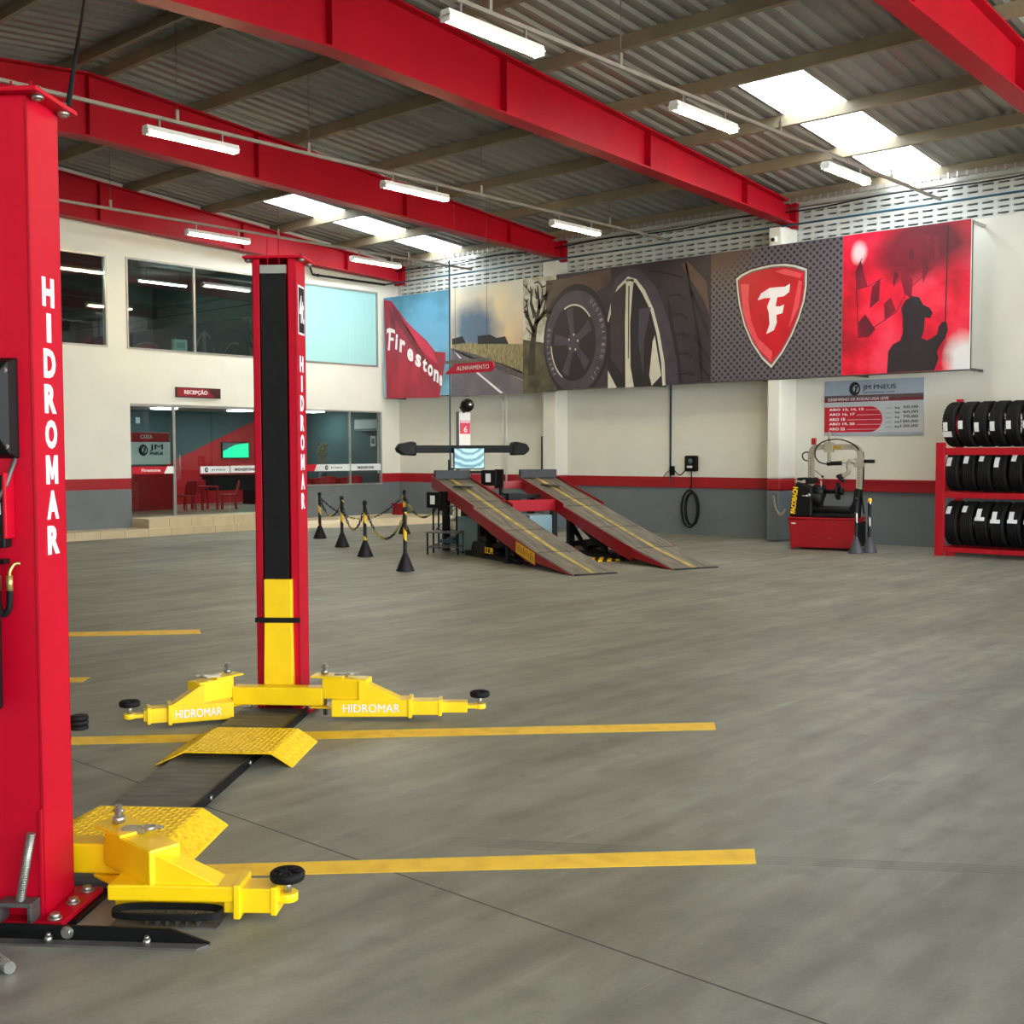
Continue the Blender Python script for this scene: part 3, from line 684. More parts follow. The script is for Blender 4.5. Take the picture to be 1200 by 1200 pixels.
# scissor legs, base frames, posts below the runways
for y0, W in ((0, W1), (1.577, .74)):
    k = MB(); k.box(-3.6, -1.55, y0+.12, y0+W-.12, .02, .07, black); k.box(-3.5, -1.7, y0+.08, y0+.14, .0, .05, black); k.box(-3.5, -1.7, y0+W-.14, y0+W-.08, .0, .05, black); k.build('base_frame', ramp)
    for a, b in (((-3.4, .09), (-1.75, .30)), ((-2.6, .08), (-3.3, .62)), ((-2.0, .10), (-2.75, .42))):
        k = MB()
        for yy in (y0+.16, y0+W-.2): k.loft([[(a[0], y, a[1]-.03), (b[0], y, b[1]-.03), (b[0], y, b[1]+.05), (a[0], y, a[1]+.05)] for y in (yy, yy+.04)], black)
        k.build('scissor_arm', ramp)
    k = MB(); k.cyl((-2.9, y0+W/2, .12), (-2.1, y0+W/2, .2), .05, black, 14); k.build('hydraulic_cylinder', ramp)
    for s in (4.4, 3.05):
        k = MB(); k.box(-s-.05, -s+.05, y0+.10, y0+.20, 0, zr(s)-.12, black); k.box(-s-.05, -s+.05, y0+W-.2, y0+W-.10, 0, zr(s)-.12, black); k.build('leg', ramp)
k = MB(); k.box(-3.2, -2.75, .06, .34, .05, .24, black); k.box(-3.0, -2.8, .1, .3, .24, .33, black); k.cyl((-3.3, .2, .12), (-3.2, .2, .12), .08, black_rub, 16); k.build('hydraulic_pump', ramp, bevel=.015)
k = MB(); k.box(-1.98, -1.93, .02, .07, .0, .36, black); k.box(-2.02, -1.88, .0, .1, .0, .03, black); k.build('leg', ramp)
k = MB(); k.box(-2.62, -2.35, -.005, -.0, .10, .19, yellow_tape); k.box(-2.58, -2.54, -.0056, -.005, .115, .175, black); k.box(-2.5, -2.44, -.0056, -.005, .115, .175, black); k.box(-2.42, -2.37, -.0056, -.005, .10, .13, red_dark); k.build('safety_sticker', ramp)
# striped plate on the floor under the second runway
k = MB(); pa = [px(x, y, 2, 0) for x, y in ((693, 655), (734, 652.5), (734, 657), (693, 659.5))]; o_ = thing('striped_plate', 'small yellow and black striped plate on the floor between the runways', 'floor plate', pa[0], 0)
for q in range(8):
    a, b = q/8, (q+1)/8; P = [pa[0].lerp(pa[1], a), pa[0].lerp(pa[1], b), pa[3].lerp(pa[2], max(0, b-.06)), pa[3].lerp(pa[2], max(0, a-.06))]
    k.poly([tuple(p-pa[0]+V((0, 0, .004))) for p in P], (0, 0, .02), black if q % 2 else yellow_tape)
k.build('plate', o_)
# teal cabinets beneath the runways
def teal_cabinet(s, y, w, d, h, label):
    c = thing('power_unit', label, 'power unit', AO+AX*(-s)+AY*y, AR, 'teal cabinets under the ramp')
    k = MB(); k.box(-w/2, w/2, -d/2, d/2, .02, h, cabinet_teal); k.build('cabinet', c, bevel=.008)
    k = MB(); k.box(-w/2+.03, w/2-.03, -d/2+.03, d/2-.03, 0, .02, black); k.build('plinth', c)
    return c
teal_cabinet(3.62, .33, .8, .3, .58, 'pale teal cabinet standing under the runway nearer the lift')
teal_cabinet(3.25, 1.15, .55, .4, .62, 'pale teal cabinet standing between the two runways')

# wheel alignment camera tower behind the ramps
TWD = 21.3
def dpt(x, y, dep): 
    d = FWD + RGT*((x-600)/F_PX) - UPV*((y-600)/F_PX); return V((0, 0, CAM_H)) + d*dep
tp = dpt(543.5, 540, TWD); tp.z = 0
tw = thing('alignment_tower', 'white post with black camera beam behind the alignment ramps', 'alignment machine', tp, AR+math.radians(90))   # local x along the beam, local -y to the ramps
k = MB(); k.box(-.16, .16, -.14, .16, 0, .9, white_gloss); k.box(-.115, .115, -.05, .06, .9, 2.34, white_gloss); k.box(-.125, -.115, -.06, .07, .9, 2.36, grey_metal); k.build('post', tw, bevel=.006)
k = MB(); k.box(-1.02, 1.0, -.10, .0, 1.60, 1.74, black); 
for z in (1.63, 1.67, 1.71): k.box(.25, .98, -.106, -.1, z-.006, z+.006, black_rub)
k.build('camera_beam', tw, bevel=.01)
for x, s in ((-1.16, -1), (1.14, 1)):
    k = MB(); k.loft([[(x-s*.18, -.13, 1.55), (x+s*.06, -.15, 1.56), (x+s*.17, -.1, 1.62), (x+s*.2, -.1, 1.68), (x+s*.13, -.1, 1.77), (x-s*.1, -.13, 1.81), (x-s*.18, -.13, 1.79)],
                     [(x-s*.18, .05, 1.55), (x+s*.06, .06, 1.56), (x+s*.17, .04, 1.62), (x+s*.2, .04, 1.68), (x+s*.13, .04, 1.77), (x-s*.1, .05, 1.81), (x-s*.18, .05, 1.79)]], black)
    k.build('camera_head', tw, bevel=.03)
k = MB(); k.box(-.30, .32, -.22, -.19, 1.305, 1.695, black); k.build('monitor', tw, bevel=.006)
scr = bpy.data.materials.new('rippled_screen'); scr.use_nodes = True
_n, _l = scr.node_tree.nodes, scr.node_tree.links; _p = _n['Principled BSDF']; _w = _n.new('ShaderNodeTexWave'); _t = _n.new('ShaderNodeTexCoord'); _r = _n.new('ShaderNodeValToRGB')
_w.wave_type = 'RINGS'; _w.rings_direction = 'SPHERICAL'; _w.inputs['Scale'].default_value = 3.2; _w.inputs['Distortion'].default_value = 4; _w.inputs['Detail'].default_value = 2; _w.inputs['Detail Scale'].default_value = 1.4
_mp = _n.new('ShaderNodeMapping'); _mp.inputs['Location'].default_value = (0, 0, -1.9); _l.new(_t.outputs['Object'], _mp.inputs[0]); _l.new(_mp.outputs[0], _w.inputs['Vector']); _l.new(_w.outputs['Fac'], _r.inputs['Fac'])
_r.color_ramp.elements[0].color = (*lin((84, 140, 166)), 1); _r.color_ramp.elements[1].color = (*lin((176, 224, 226)), 1)
_l.new(_r.outputs[0], _p.inputs['Base Color']); _l.new(_r.outputs[0], _p.inputs['Emission Color']); _p.inputs['Emission Strength'].default_value = .04; _p.inputs['Roughness'].default_value = .3
sc_m = MB(); sc_m.box(-.285, .305, -.223, -.22, 1.32, 1.68, scr); mon = [c for c in COL.objects if c.name.startswith('monitor')][0]; sc_m.build('screen', tw)
k = MB(); k.box(-.02, .02, -.19, -.08, 1.5, 1.56, black); k.build('monitor_arm', tw)
pink = mat('faded_red_sticker', (214, 48, 76), .5, var=.1); 
k = MB(); k.box(-.10, .108, -.052, -.05, 1.95, 2.2, pink); k.box(-.09, .10, -.0525, -.052, 2.15, 2.20, mat('pale_pink_sticker', (236, 190, 200), .5))
k.text('6', (-.02, -.053, 1.98), (1, 0, 0), (0, 0, 1), .07, .11, white, .01, .001); k.build('number_sticker', tw)
k = MB(); k.ball((.0, -.16, 2.47), .125, black, 24); k.cyl((-.08, -.08, 2.46), (0, -.08, 2.36), .05, black, 12); k.build('globe_cover', tw)
k = MB(); k.cyl((.0, -.22, 2.47), (.03, -.285, 2.50), .075, chrome, 20, .03); k.build('globe_reflector', tw)
k = MB(); k.box(-.42, -.34, -.3, -.24, 1.27, 1.33, black); k.cyl((-.42, -.27, 1.27), (-.42, -.27, 1.48), .018, black, 8); k.build('handset', tw)
k = MB(); k.box(-.2, .3, -.22, -.1, 1.22, 1.27, black); k.build('keyboard_shelf', tw)

# black target heads clipped at the ramp ends
def target(loc, label, rz):
    t = thing('wheel_target', label, 'wheel target', loc, rz, 'black wheel targets')
    k = MB(); k.box(-.14, .14, -.05, .05, .0, .26, black); k.build('head', t, bevel=.02)
    k = MB(); k.box(-.05, .04, -.055, -.05, .06, .2, paper); k.build('mark', t)
    k = MB(); k.box(.1, .24, -.03, .03, -.04, .27, black); k.cyl((.2, 0, -.4), (.2, 0, .0), .03, black_rub, 10); k.build('clamp', t)
p_ = AO+AX*(-4.1)+AY*(-.18); target((p_.x, p_.y, .72), 'black boxy wheel target hanging beside the runway above the low stool', AR+.5)
p_ = AO+AX*(-4.2)+AY*(.85); target((p_.x, p_.y, 1.06), 'black boxy wheel target at the top end of the runway by the monitor', AR+.7)

# small welded table and step stool left of the ramps, black parts and blue tray
def welded_table(name, label, corner, w, d, h, rz, shelf):
    t = thing(name, label, 'workshop stand', corner, rz)
    k = MB(); k.box(-.01, w+.01, -.01, d+.01, h-.02, h, steel_dark); k.build('top', t)
    for x in (.012, w-.012):
        for y in (.012, d-.012):
            k = MB(); k.box(x-.012, x+.012, y-.012, y+.012, 0, h-.02, black); k.build('leg', t)
    k = MB(); k.box(0, w, 0, .02, shelf, shelf+.02, steel_dark); k.box(0, w, d-.02, d, shelf, shelf+.02, steel_dark); k.box(0, .02, 0, d, shelf, shelf+.02, steel_dark); k.box(w-.02, w, 0, d, shelf, shelf+.02, steel_dark)
    k.tube([(.02, .01, shelf), (w-.02, .01, h-.03)], .008, steel_dark, 6); k.build('brace', t)
    return t
c_ = px(500, 650, 2, 0); st = welded_table('step_stool', 'low welded steel stool at the foot of the alignment ramp', c_, .52, .38, .36, AR+.9, .11)
k = MB(); k.box(-.18, .18, -.12, .12, 0, .05, pipe_blue); k.box(-.1, .14, -.08, .08, .05, .09, pipe_blue)
tag(k.build('parts_tray', loc=(px(517, 645, 2, 0)+V((.12, .1, .13)))), 'blue tray on the lower frame of the low welded stool', 'tray')
c_ = px(507, 645, 2, 0); welded_table('work_stand', 'tall dark welded stand behind the low stool', c_, .42, .36, .74, AR+.9, .3)
m_ = MB(); c_ = px(530, 640, 2, 0); m_.cyl((c_.x-.2, c_.y+.3, .0), (c_.x-.2, c_.y+.3, .42), .17, alu, 20); m_.cyl((c_.x-.2, c_.y+.3, .42), (c_.x-.2, c_.y+.3, .5), .17, alu, 20, .05); tag(m_.build('metal_drum'), 'small grey metal drum behind the welded stands', 'drum')
for q, (x, y, s) in enumerate(((558, 652, .2), (596, 656, .16))):
    c_ = px(x, y, 2, 0); m_ = MB(); m_.lathe([(s*.55, 0), (s, .02), (s*1.05, .1), (s, .17), (s*.55, .19)], black_rub, 22, (c_.x-.1, c_.y+.3, 0))
    tag(m_.build('coiled_hose'), ('black coil of hose on the floor behind the welded stool', 'black coil of hose on the floor below the middle of the near runway')[q], 'hose coil')

# ================================================================== chain posts
stan_b = mat('stanchion_black', (26, 24, 30), .55, spec=.3); cone_grey = mat('stanchion_grey', (66, 66, 72), .5)
def stanchion(loc, label, h, cap=None, silver=False):
    s = thing('stanchion', label, 'barrier post', loc, random.uniform(0, 6), 'chain barrier posts')
    k = MB(); k.lathe([(.001, 0), (.125, 0), (.125, .012), (.045, .21), (.03, .25), (.001, .25)], cone_grey if silver else stan_b, 12); k.build('cone_base', s)
    k = MB(); n, hh = 36, h-.04; seg = 12
    mi_ = [k.mi(stan_b), k.mi(chrome if silver else yellow_tape)]
    R = [[k.vert((.027*math.cos(2*math.pi*j/seg), .027*math.sin(2*math.pi*j/seg), .2+(hh-.2)*i/n)) for j in range(seg)] for i in range(n+1)]
    for i in range(n):
        for j in range(seg):
            b = ((i/n*1.75+j/seg*.5*(1 if not silver else 1)) % 1) < .38
            k.face((R[i][j], R[i][(j+1) % seg], R[i+1][(j+1) % seg], R[i+1][j]), mi_[1 if b else 0], True)
    k.build('pole', s)
    k = MB(); k.lathe([(.001, 0), (.034, 0), (.034, .05), (.02, .065), (.001, .065)], cap or stan_b, 12, (0, 0, hh-.02)); k.build('cap', s)
    return s
SP = [px(375, 631, 2, 0), px(401, 641, 2, 0), px(428, 652, 2, 0), px(475, 669, 2, 0), px(474, 625.5, 2, 0)]
SL = ['black and yellow chain post just right of the far lift post', 'second chain post to the right of the far lift post', 'third chain post to the right of the far lift post, middle of the row',
      'chain post nearest the camera with white and yellow bands', 'chain post farthest back, hidden below by the nearest one']
for p, l_ in zip(SP, SL): stanchion(p, l_, .865)
def chain(a, b, sag, label):
    m_ = MB(); a, b = a+V((0, 0, .78)), b+V((0, 0, .78)); L = (b-a).length; n = int(L/.075)
    def at(t): return a.lerp(b, t)-V((0, 0, sag*4*t*(1-t)))
    for q in range(n):
        p0, p1 = at(q/n), at((q+1)/n); d = (p1-p0); c = (p0+p1)/2; u = d.normalized(); w = V((0, 0, 1)) if q % 2 else u.cross(V((0, 0, 1))).normalized()
        w = (w-u*w.dot(u)).normalized(); hl, hw = d.length*.68, .017
        m_.tube([tuple(c+u*hl*math.cos(t)+w*hw*math.sin(t)) for t in [2*math.pi*j/10 for j in range(10)]], .006, (yellow_dull if (q//8) % 2 else stan_b), 5, True)
    tag(m_.build('plastic_chain'), label, 'chain', 'black and yellow barrier chains')
chain(SP[0], SP[1], .30, 'barrier chain hanging between the first and second chain posts right of the lift')
chain(SP[1], SP[2], .42, 'barrier chain hanging between the second and third chain posts right of the lift')
chain(SP[2], SP[3], .42, 'barrier chain hanging from the third chain post to the nearest one')
chain(SP[0], SP[4], .45, 'barrier chain stretched along the cream platform to the farthest chain post')
pe = AO+AX*(-4.4)+AY*(.0); pe.z = -.1
chain(SP[4], V((pe.x, pe.y, -.05)), .30, 'barrier chain from the farthest chain post to the alignment ramp')
stanchion(px(1003, 648.5, 2, 0), 'silver striped post in front of the tyre changer', .88, None, True); stanchion(px(1018.5, 647.5, 2, 0), 'silver striped post with yellow top right of the tyre changer', .86, yellow_tape, True)

# red stool and small things near the corner
c_ = px(467, 603, 2, .15)
m_ = MB(); m_.hexa([(-.2, -.16), (.2, -.16), (.2, .16), (-.2, .16)], 0, .32, red_dark, [(-.17, -.13), (.17, -.13), (.17, .13), (-.17, .13)]); m_.box(-.22, .22, -.18, .18, .32, .36, red_dark)
o_ = m_.build('red_bin', loc=(c_.x, c_.y, .15)); o_.scale = (.6, .6, .75)
tag(o_, 'small red box with lid on the cream platform in the corner', 'box')

# ================================================================== tyre changer
TC = px(925, 643.5, 2, 0); TR = math.atan2(*( (px(1000, 646.5, 2, 0)-TC).yx ))
tc = thing('tyre_changer', 'red and black tyre changer with grey frame in front of the back wall', 'tyre changer', TC, TR)
k = MB(); k.loft([[(.02, .0, .04), (1.04, .0, .04), (1.08, .0, .50), (-.03, .0, .50)], [(.02, .62, .04), (1.04, .62, .04), (1.08, .62, .50), (-.03, .62, .50)]], red_dark)
k.box(-.04, 1.09, -.015, .63, .50, .535, red_dark); k.box(.02, .06, .0, .05, 0, .04, red_dark); k.box(1.0, 1.04, .0, .05, 0, .04, red_dark); k.box(.02, .06, .56, .61, 0, .04, red_dark); k.box(1.0, 1.04, .56, .61, 0, .04, red_dark)
k.build('cabinet', tc, bevel=.012)
k = MB(); k.box(1.085, 1.10, .05, .58, .06, .46, black); k.build('side_panel', tc)
k = MB(); k.box(.38, .44, -.006, 0, .21, .216, chrome); k.build('badge', tc); k = MB(); k.box(.62, .68, -.006, 0, .20, .206, chrome); k.build('badge', tc); k = MB(); k.box(.03, .1, -.004, 0, .42, .44, paper); k.build('badge', tc)
k = MB(); k.loft([[(-.02, y, .535), (.36, y, .535), (.36, y, 1.0), (.25, y, 1.08), (.1, y, 1.12), (.02, y, .9)] for y in (.03, .4)], black); k.build('drive_housing', tc, bevel=.03)
k = MB(); k.loft([[(-.012, .026, .60), (.075, .026, .60), (.125, .026, 1.02), (.05, .026, 1.02)], [(-.012, .03, .60), (.075, .03, .60), (.125, .03, 1.02), (.05, .03, 1.02)]], black)
k.text('FACOBACH', (.085, .024, .585), (.105, 0, .99), (-.99, 0, .105), .44, .085, yellow_tape, .06, .002); k.build('maker_plate', tc)
k = MB(); k.box(.1, .36, .06, .4, 1.08, 1.18, black); k.cyl((.06, .1, 1.1), (.24, .1, 1.12), .05, tan_metal, 14); k.box(.12, .2, .05, .1, 1.13, 1.17, black); k.build('valve_block', tc, bevel=.01)
k = MB(); k.cyl((.3, .2, .95), (.52, .2, .95), .11, black, 22); k.cyl((.5, .2, .95), (.74, .2, .96), .035, black, 14); k.cyl((.72, .2, .96), (.75, .2, .96), .14, black, 24); k.cyl((.75, .2, .96), (.82, .2, .96), .06, black, 18)
for t in range(4): k.cyl((.74, .2, .96), (.74, .2+.15*math.cos(t*1.57+.5), .96+.15*math.sin(t*1.57+.5)), .02, black, 8)
k.build('chuck', tc)
k = MB(); k.cyl((.32, .15, .84), (.5, .15, .80), .12, black, 18); k.box(.34, .48, .08, .3, .62, .9, black); k.build('gear_housing', tc, bevel=.02)
k = MB(); k.cyl((.2, .02, .885), (.3, .02, .885), .016, chrome, 10); k.ball((.31, .02, .895), .028, steel, 12); k.build('hand_lever', tc)
k = MB(); k.cyl((.4, .12, .66), (.96, .12, .66), .065, black, 18); k.cyl((.42, .12, .60), (.9, .12, .60), .04, black, 14); k.box(.36, 1.02, .04, .3, .54, .6, black); k.build('slide_rail', tc, bevel=.01)
k = MB(); k.loft([[(.86, y, .535), (1.1, y, .535), (1.12, y, 1.0), (1.03, y, 1.02), (1.0, y, .8)] for y in (.08, .26)], black); k.build('carriage_post', tc, bevel=.02)
k = MB(); R_ = curve_pts([(1.08, .18, 1.0), (1.09, .18, 1.35), (1.09, .18, 1.56), (1.055, .18, 1.65), (.96, .18, 1.68), (.7, .18, 1.68), (.42, .18, 1.68), (.33, .18, 1.65), (.3, .18, 1.56), (.3, .18, 1.3), (.3, .18, 1.02)], 5)
for a, b in zip(R_, R_[1:]):
    d = (V(b)-V(a)).normalized(); nn = V((d.z, 0, -d.x))*.045
    k.loft([[tuple(V(p)+nn+V((0, y, 0))) for y in (-.04, .04)]+[tuple(V(p)-nn+V((0, y, 0))) for y in (.04, -.04)] for p in (a, b)], tan_metal)
k.build('portal_frame', tc)
k = MB()
for z in [1.05+.045*q for q in range(11)]: k.cyl((.3, .139, z), (.3, .136, z), .008, black, 8); k.cyl((1.085, .139, z), (1.085, .136, z), .008, black, 8)
k.build('scale_hole', tc)
k = MB(); k.box(.30, .37, .16, .22, 1.72, 1.83, red_dark); k.build('red_cap', tc, bevel=.005)
k = MB(); k.box(.52, .66, .12, .24, 1.60, 1.76, tan_metal); k.box(.57, .61, .15, .2, 1.74, 1.93, tan_metal); k.box(.57, .615, .14, .2, 1.40, 1.60, tan_metal); k.cyl((.56, .17, 1.41), (.8, .17, 1.42), .035, black, 14); k.cyl((.8, .17, 1.42), (.88, .17, 1.425), .012, steel, 8); k.build('mount_head', tc, bevel=.006)
k = MB(); k.box(.66, .80, .136, .14, 1.64, 1.70, mat('brass_plate', (170, 140, 60), .4, metal=.3)); k.build('brand_plate', tc)
k = MB(); k.tube(curve_pts([(1.08, .15, 1.62), (1.0, .12, 1.72), (.8, .1, 1.80), (.58, .1, 1.79), (.42, .1, 1.70), (.38, .1, 1.55), (.45, .1, 1.44), (.58, .12, 1.40)]), .011, black_rub)
k.tube(curve_pts([(.26, .16, 1.45), (.18, .15, 1.48), (.16, .15, 1.56), (.22, .15, 1.6), (.28, .16, 1.58)]), .011, black_rub); k.tube(curve_pts([(1.13, .2, 1.6), (1.14, .2, 1.2), (1.12, .2, .9), (1.16, .2, .6)]), .014, black_rub); k.build('air_hose', tc)
k = MB(); k.box(1.0, 1.15, .12, .24, 1.36, 1.50, tan_metal); k.cyl((1.15, .18, 1.45), (1.32, .18, 1.45), .03, black, 12); k.build('side_clamp', tc, bevel=.006)
k = MB(); k.tube(curve_pts([(1.02, .14, 1.43), (.94, .12, 1.45), (.91, .12, 1.38), (.92, .12, 1.28), (.84, .12, 1.22), (.78, .12, 1.20)]), .035, tan_metal); k.build('bead_arm', tc)
k = MB(); k.ball((.80, .12, 1.20), .05, black, 14); k.cyl((.74, .1, 1.22), (.86, .1, 1.12), .03, black, 10); k.build('roller', tc)
k = MB(); k.tube([(.38, .12, 1.3), (.5, .12, 1.20), (.62, .12, 1.06)], .006, black, 6); k.ball((.5, .12, 1.2), .022, black, 8); k.cyl((.48, .12, 1.0), (.48, .12, 1.13), .014, steel, 8); k.build('tyre_lever', tc)
k = MB(); k.tube(curve_pts([tuple(px(x, y, 1, 18.505)) for x, y in ((906, 581), (907, 588), (909, 596), (913, 602.5), (917, 602), (920, 597))]), .024, tan_metal, 8); tag(k.build('air_gun_hose'), 'short tan hose hanging on the wall left of the tyre changer', 'hose')

# ================================================================== tyre rack
RX, RY = -6.99, 17.6
rk = thing('tyre_rack', 'red steel tyre rack holding three rows of tyres by the back wall', 'rack', (RX, RY, 0))
RL = 1.9; RD = .86
k = MB(); k.box(0, .13, 0, .07, 0, 1.74, red_rack); k.build('upright', rk, bevel=.004)
k = MB(); k.box(0, .10, RD-.07, RD, 0, 2.43, red_rack); k.build('upright', rk, bevel=.004)
k = MB(); k.box(RL-.13, RL, 0, .07, 0, 1.74, red_rack); k.build('upright', rk, bevel=.004)
k = MB(); k.box(RL-.1, RL, RD-.07, RD, 0, 2.43, red_rack); k.build('upright', rk, bevel=.004)
for z0, z1 in ((.065, .135), (.895, .98), (1.55, 1.66)):
    k = MB(); k.box(.1, RL-.1, .01, .06, z0, z1, red_rack); k.build('front_beam', rk, bevel=.004)
    k = MB(); k.box(.1, RL-.1, RD-.06, RD-.01, z0, z1, red_rack); k.build('rear_beam', rk, bevel=.004)
    k = MB(); k.box(.03, .09, .05, RD-.05, z0, z1, red_rack); k.box(RL-.09, RL-.03, .05, RD-.05, z0, z1, red_rack); k.build('side_beam', rk)
k = MB(); k.box(.16, .28, .02, .1, 0, .065, red_dark); k.build('foot', rk)
def tyre_mesh(R=.345, W=.205):
    k = MB(); w = W/2; P = []
    out = [(R-.115, -w*.62), (R-.10, -w*.80), (R-.06, -w*.99), (R-.03, -w*.97), (R-.010, -w*.88), (R, -w*.72)]
    tread = []
    for g in (-.45, -.15, .15, .45): 
        c = g*w*1.0; tread += [(R+.004, c-.010), (R-.007, c-.007), (R-.007, c+.007), (R+.004, c+.010)]
    P = out+tread+[(r, -h) for r, h in reversed(out)]
    P += [(R-.125, w*.55), (R-.125, -w*.55)]
    k.lathe(P, tyre_m, 40, axis='x', closed=True)
    for q in range(40):      # shoulder blocks
        t = 2*math.pi*q/40
        for s in (-1, 1):
            a, b = t, t+.07
            k.loft([[(s*w*.62, R*math.cos(a), R*math.sin(a)), (s*w*.92, (R-.014)*math.cos(a), (R-.014)*math.sin(a)), (s*w*.92, (R-.014)*math.cos(b), (R-.014)*math.sin(b)), (s*w*.62, R*math.cos(b), R*math.sin(b))],
                    [(s*w*.62, (R+.006)*math.cos(a), (R+.006)*math.sin(a)), (s*w*.92, (R-.006)*math.cos(a), (R-.006)*math.sin(a)), (s*w*.92, (R-.006)*math.cos(b), (R-.006)*math.sin(b)), (s*w*.62, (R+.006)*math.cos(b), (R+.006)*math.sin(b))]], tyre_m)
    return k
proto = tyre_mesh().build('tyre'); tyre_data = proto.data; bpy.data.objects.remove(proto)
def label_mesh(x0, x1, a0, a1, R=.353):
    k = MB(); rings = []
    for q in range(7):
        t = a0+(a1-a0)*q/6; rings.append([(x0, -R*math.cos(t), R*math.sin(t)), (x1, -R*math.cos(t), R*math.sin(t)), (x1, -(R+.002)*math.cos(t), (R+.002)*math.sin(t)), (x0, -(R+.002)*math.cos(t), (R+.002)*math.sin(t))])
    return k.loft(rings, paper)
ORD = ['leftmost', 'second from left', 'third from left', 'fourth from left', 'fifth from left', 'sixth from left', 'seventh from left']
LAB = {0: [(-.30, .08), (-.22, .14), (-.35, .05), (-.32, .08), (-.25, .10), (-.22, .10), (-.2, .1)], 1: [(.25, .72), (.38, .80), (.5, .80), (.2, .72), (.5, .9), (.25, .7), (.2, .7)], 2: [(.45, .85), (.55, .9), (.28, .75), (.2, .62), (.22, .64), (.2, .6), (.2, .6)]}
for row, (z, nm, R) in enumerate(((1.665, 'top', .345), (.98, 'middle', .31), (.135, 'bottom', .345))):
    for q in range(7):
        t = bpy.data.objects.new('tyre', tyre_data); COL.objects.link(t); f = R/.345
        t.location = (RX+.09+.105+.236*q-(.02 if row == 0 else 0), RY+.43+random.uniform(-.015, .015), z+R+.012); t.scale = (1, f, f)
        t.rotation_euler = (0, 0, (-.10 if row == 0 else random.uniform(-.03, .03)))
        tag(t, 'black tyre %s on the %s shelf of the red rack' % (ORD[q], nm), 'tyre', 'tyres on the red rack')
        a0, a1 = LAB[row][q]; k = label_mesh(-.07, -.0, a0, a1); k.build('paper_label', t)
        if (row == 0 and q == 0) or (row == 2 and q >= 2):
            k = label_mesh(-.085, .06, a0-.28+(.18 if row == 2 else 0), a0+(.06 if row == 2 else -.02), .356); k.build('price_tag', t)
# ================================================================== wall banner: one long framed print, its printed fields as flat shapes
def bp(x, y): p = px(x, y, 1, BY); return (p.x, p.z)
BX0, BX1, BZ0, BZ1 = bp(450, 408)[0], bp(1137, 345)[0], 2.905, 5.255
ban = thing('wall_banner', 'long printed banner of tyres, road and red shield high on the back wall', 'banner', (BX0, BY, BZ0))
def art(polys, name, d, parent=None):
    """flat printed shapes, d = layer (mm in front of the board)"""
    k = MB(Matrix.Translation((-BX0, 0, -BZ0)))
    for pts, m in polys:
        k.poly([(x, -.0006*d, z) for x, z in pts], (0, -.0005, 0), m)
    return k.build(name, parent or ban)
k = MB(Matrix.Translation((-BX0, 0, -BZ0)))
k.box(BX0, BX1, .003, .04, BZ0, BZ1, white_gloss); k.build('backing_board', ban)
k = MB(Matrix.Translation((-BX0, 0, -BZ0)))
for x in (BX0+.1, -18.4, -15.9, -13, -10.6, -8.8, BX1-.01):
    k.box(x-.02, x+.02, .04, .60, BZ0-.02, BZ0+.02, steel_dark); k.box(x-.02, x+.02, .04, .60, BZ1-.05, BZ1-.01, alu); k.box(x-.02, x+.02, .04, .07, BZ0, BZ1-.02, steel_dark)
k.box(BX0, BX1, .02, .05, BZ0-.02, BZ0, steel_dark); k.build('frame', ban)
def rect(x0, x1, z0=None, z1=None): return [(x0, z0 or BZ0), (x1, z0 or BZ0), (x1, z1 or BZ1), (x0, z1 or BZ1)]
def P(*pts): return [bp(x, y) for x, y in pts]
def gradmat(name, c0, c1, z0, z1, noise=.0, nscale=2., c3=None, nst=(1, 1, 1)):
    m = bpy.data.materials.new(name); m.use_nodes = True; n, l = m.node_tree.nodes, m.node_tree.links; p = n['Principled BSDF']
    tc = n.new('ShaderNodeTexCoord'); sp = n.new('ShaderNodeSeparateXYZ'); l.new(tc.outputs['Object'], sp.inputs[0])
    mr = n.new('ShaderNodeMapRange'); l.new(sp.outputs['Z'], mr.inputs[0]); mr.inputs[1].default_value = z0-BZ0; mr.inputs[2].default_value = z1-BZ0
    mx = n.new('ShaderNodeMix'); mx.data_type = 'RGBA'; l.new(mr.outputs[0], mx.inputs['Factor']); mx.inputs['A'].default_value = (*lin(c0), 1); mx.inputs['B'].default_value = (*lin(c1), 1)
    res = mx.outputs['Result']
    if c3:
        mp = n.new('ShaderNodeMapping'); mp.inputs['Scale'].default_value = nst; l.new(tc.outputs['Object'], mp.inputs[0])
        nz = n.new('ShaderNodeTexNoise'); nz.inputs['Scale'].default_value = nscale; nz.inputs['Detail'].default_value = 5; l.new(mp.outputs[0], nz.inputs['Vector'])
        r = n.new('ShaderNodeValToRGB'); r.color_ramp.elements[0].position = .45; r.color_ramp.elements[1].position = .68; l.new(nz.outputs['Fac'], r.inputs['Fac'])
        m2 = n.new('ShaderNodeMix'); m2.data_type = 'RGBA'; mu = n.new('ShaderNodeMath'); mu.operation = 'MULTIPLY'; mu.inputs[1].default_value = noise; l.new(r.outputs['Color'], mu.inputs[0])
        l.new(mu.outputs[0], m2.inputs['Factor']); l.new(res, m2.inputs['A']); m2.inputs['B'].default_value = (*lin(c3), 1); res = m2.outputs['Result']
    l.new(res, p.inputs['Base Color']); p.inputs['Roughness'].default_value = .55; p.inputs['Specular IOR Level'].default_value = .3
    return m
xa, xb_, xc, xd, xe, xf = bp(528, 380)[0], bp(613, 380)[0], bp(652, 380)[0], bp(716, 380)[0], bp(833, 380)[0], bp(987.5, 350)[0]
sky_b = gradmat('print_blue_sky', (126, 178, 206), (90, 150, 186), 2.9, 5.2, .8, 1.1, (66, 110, 116))
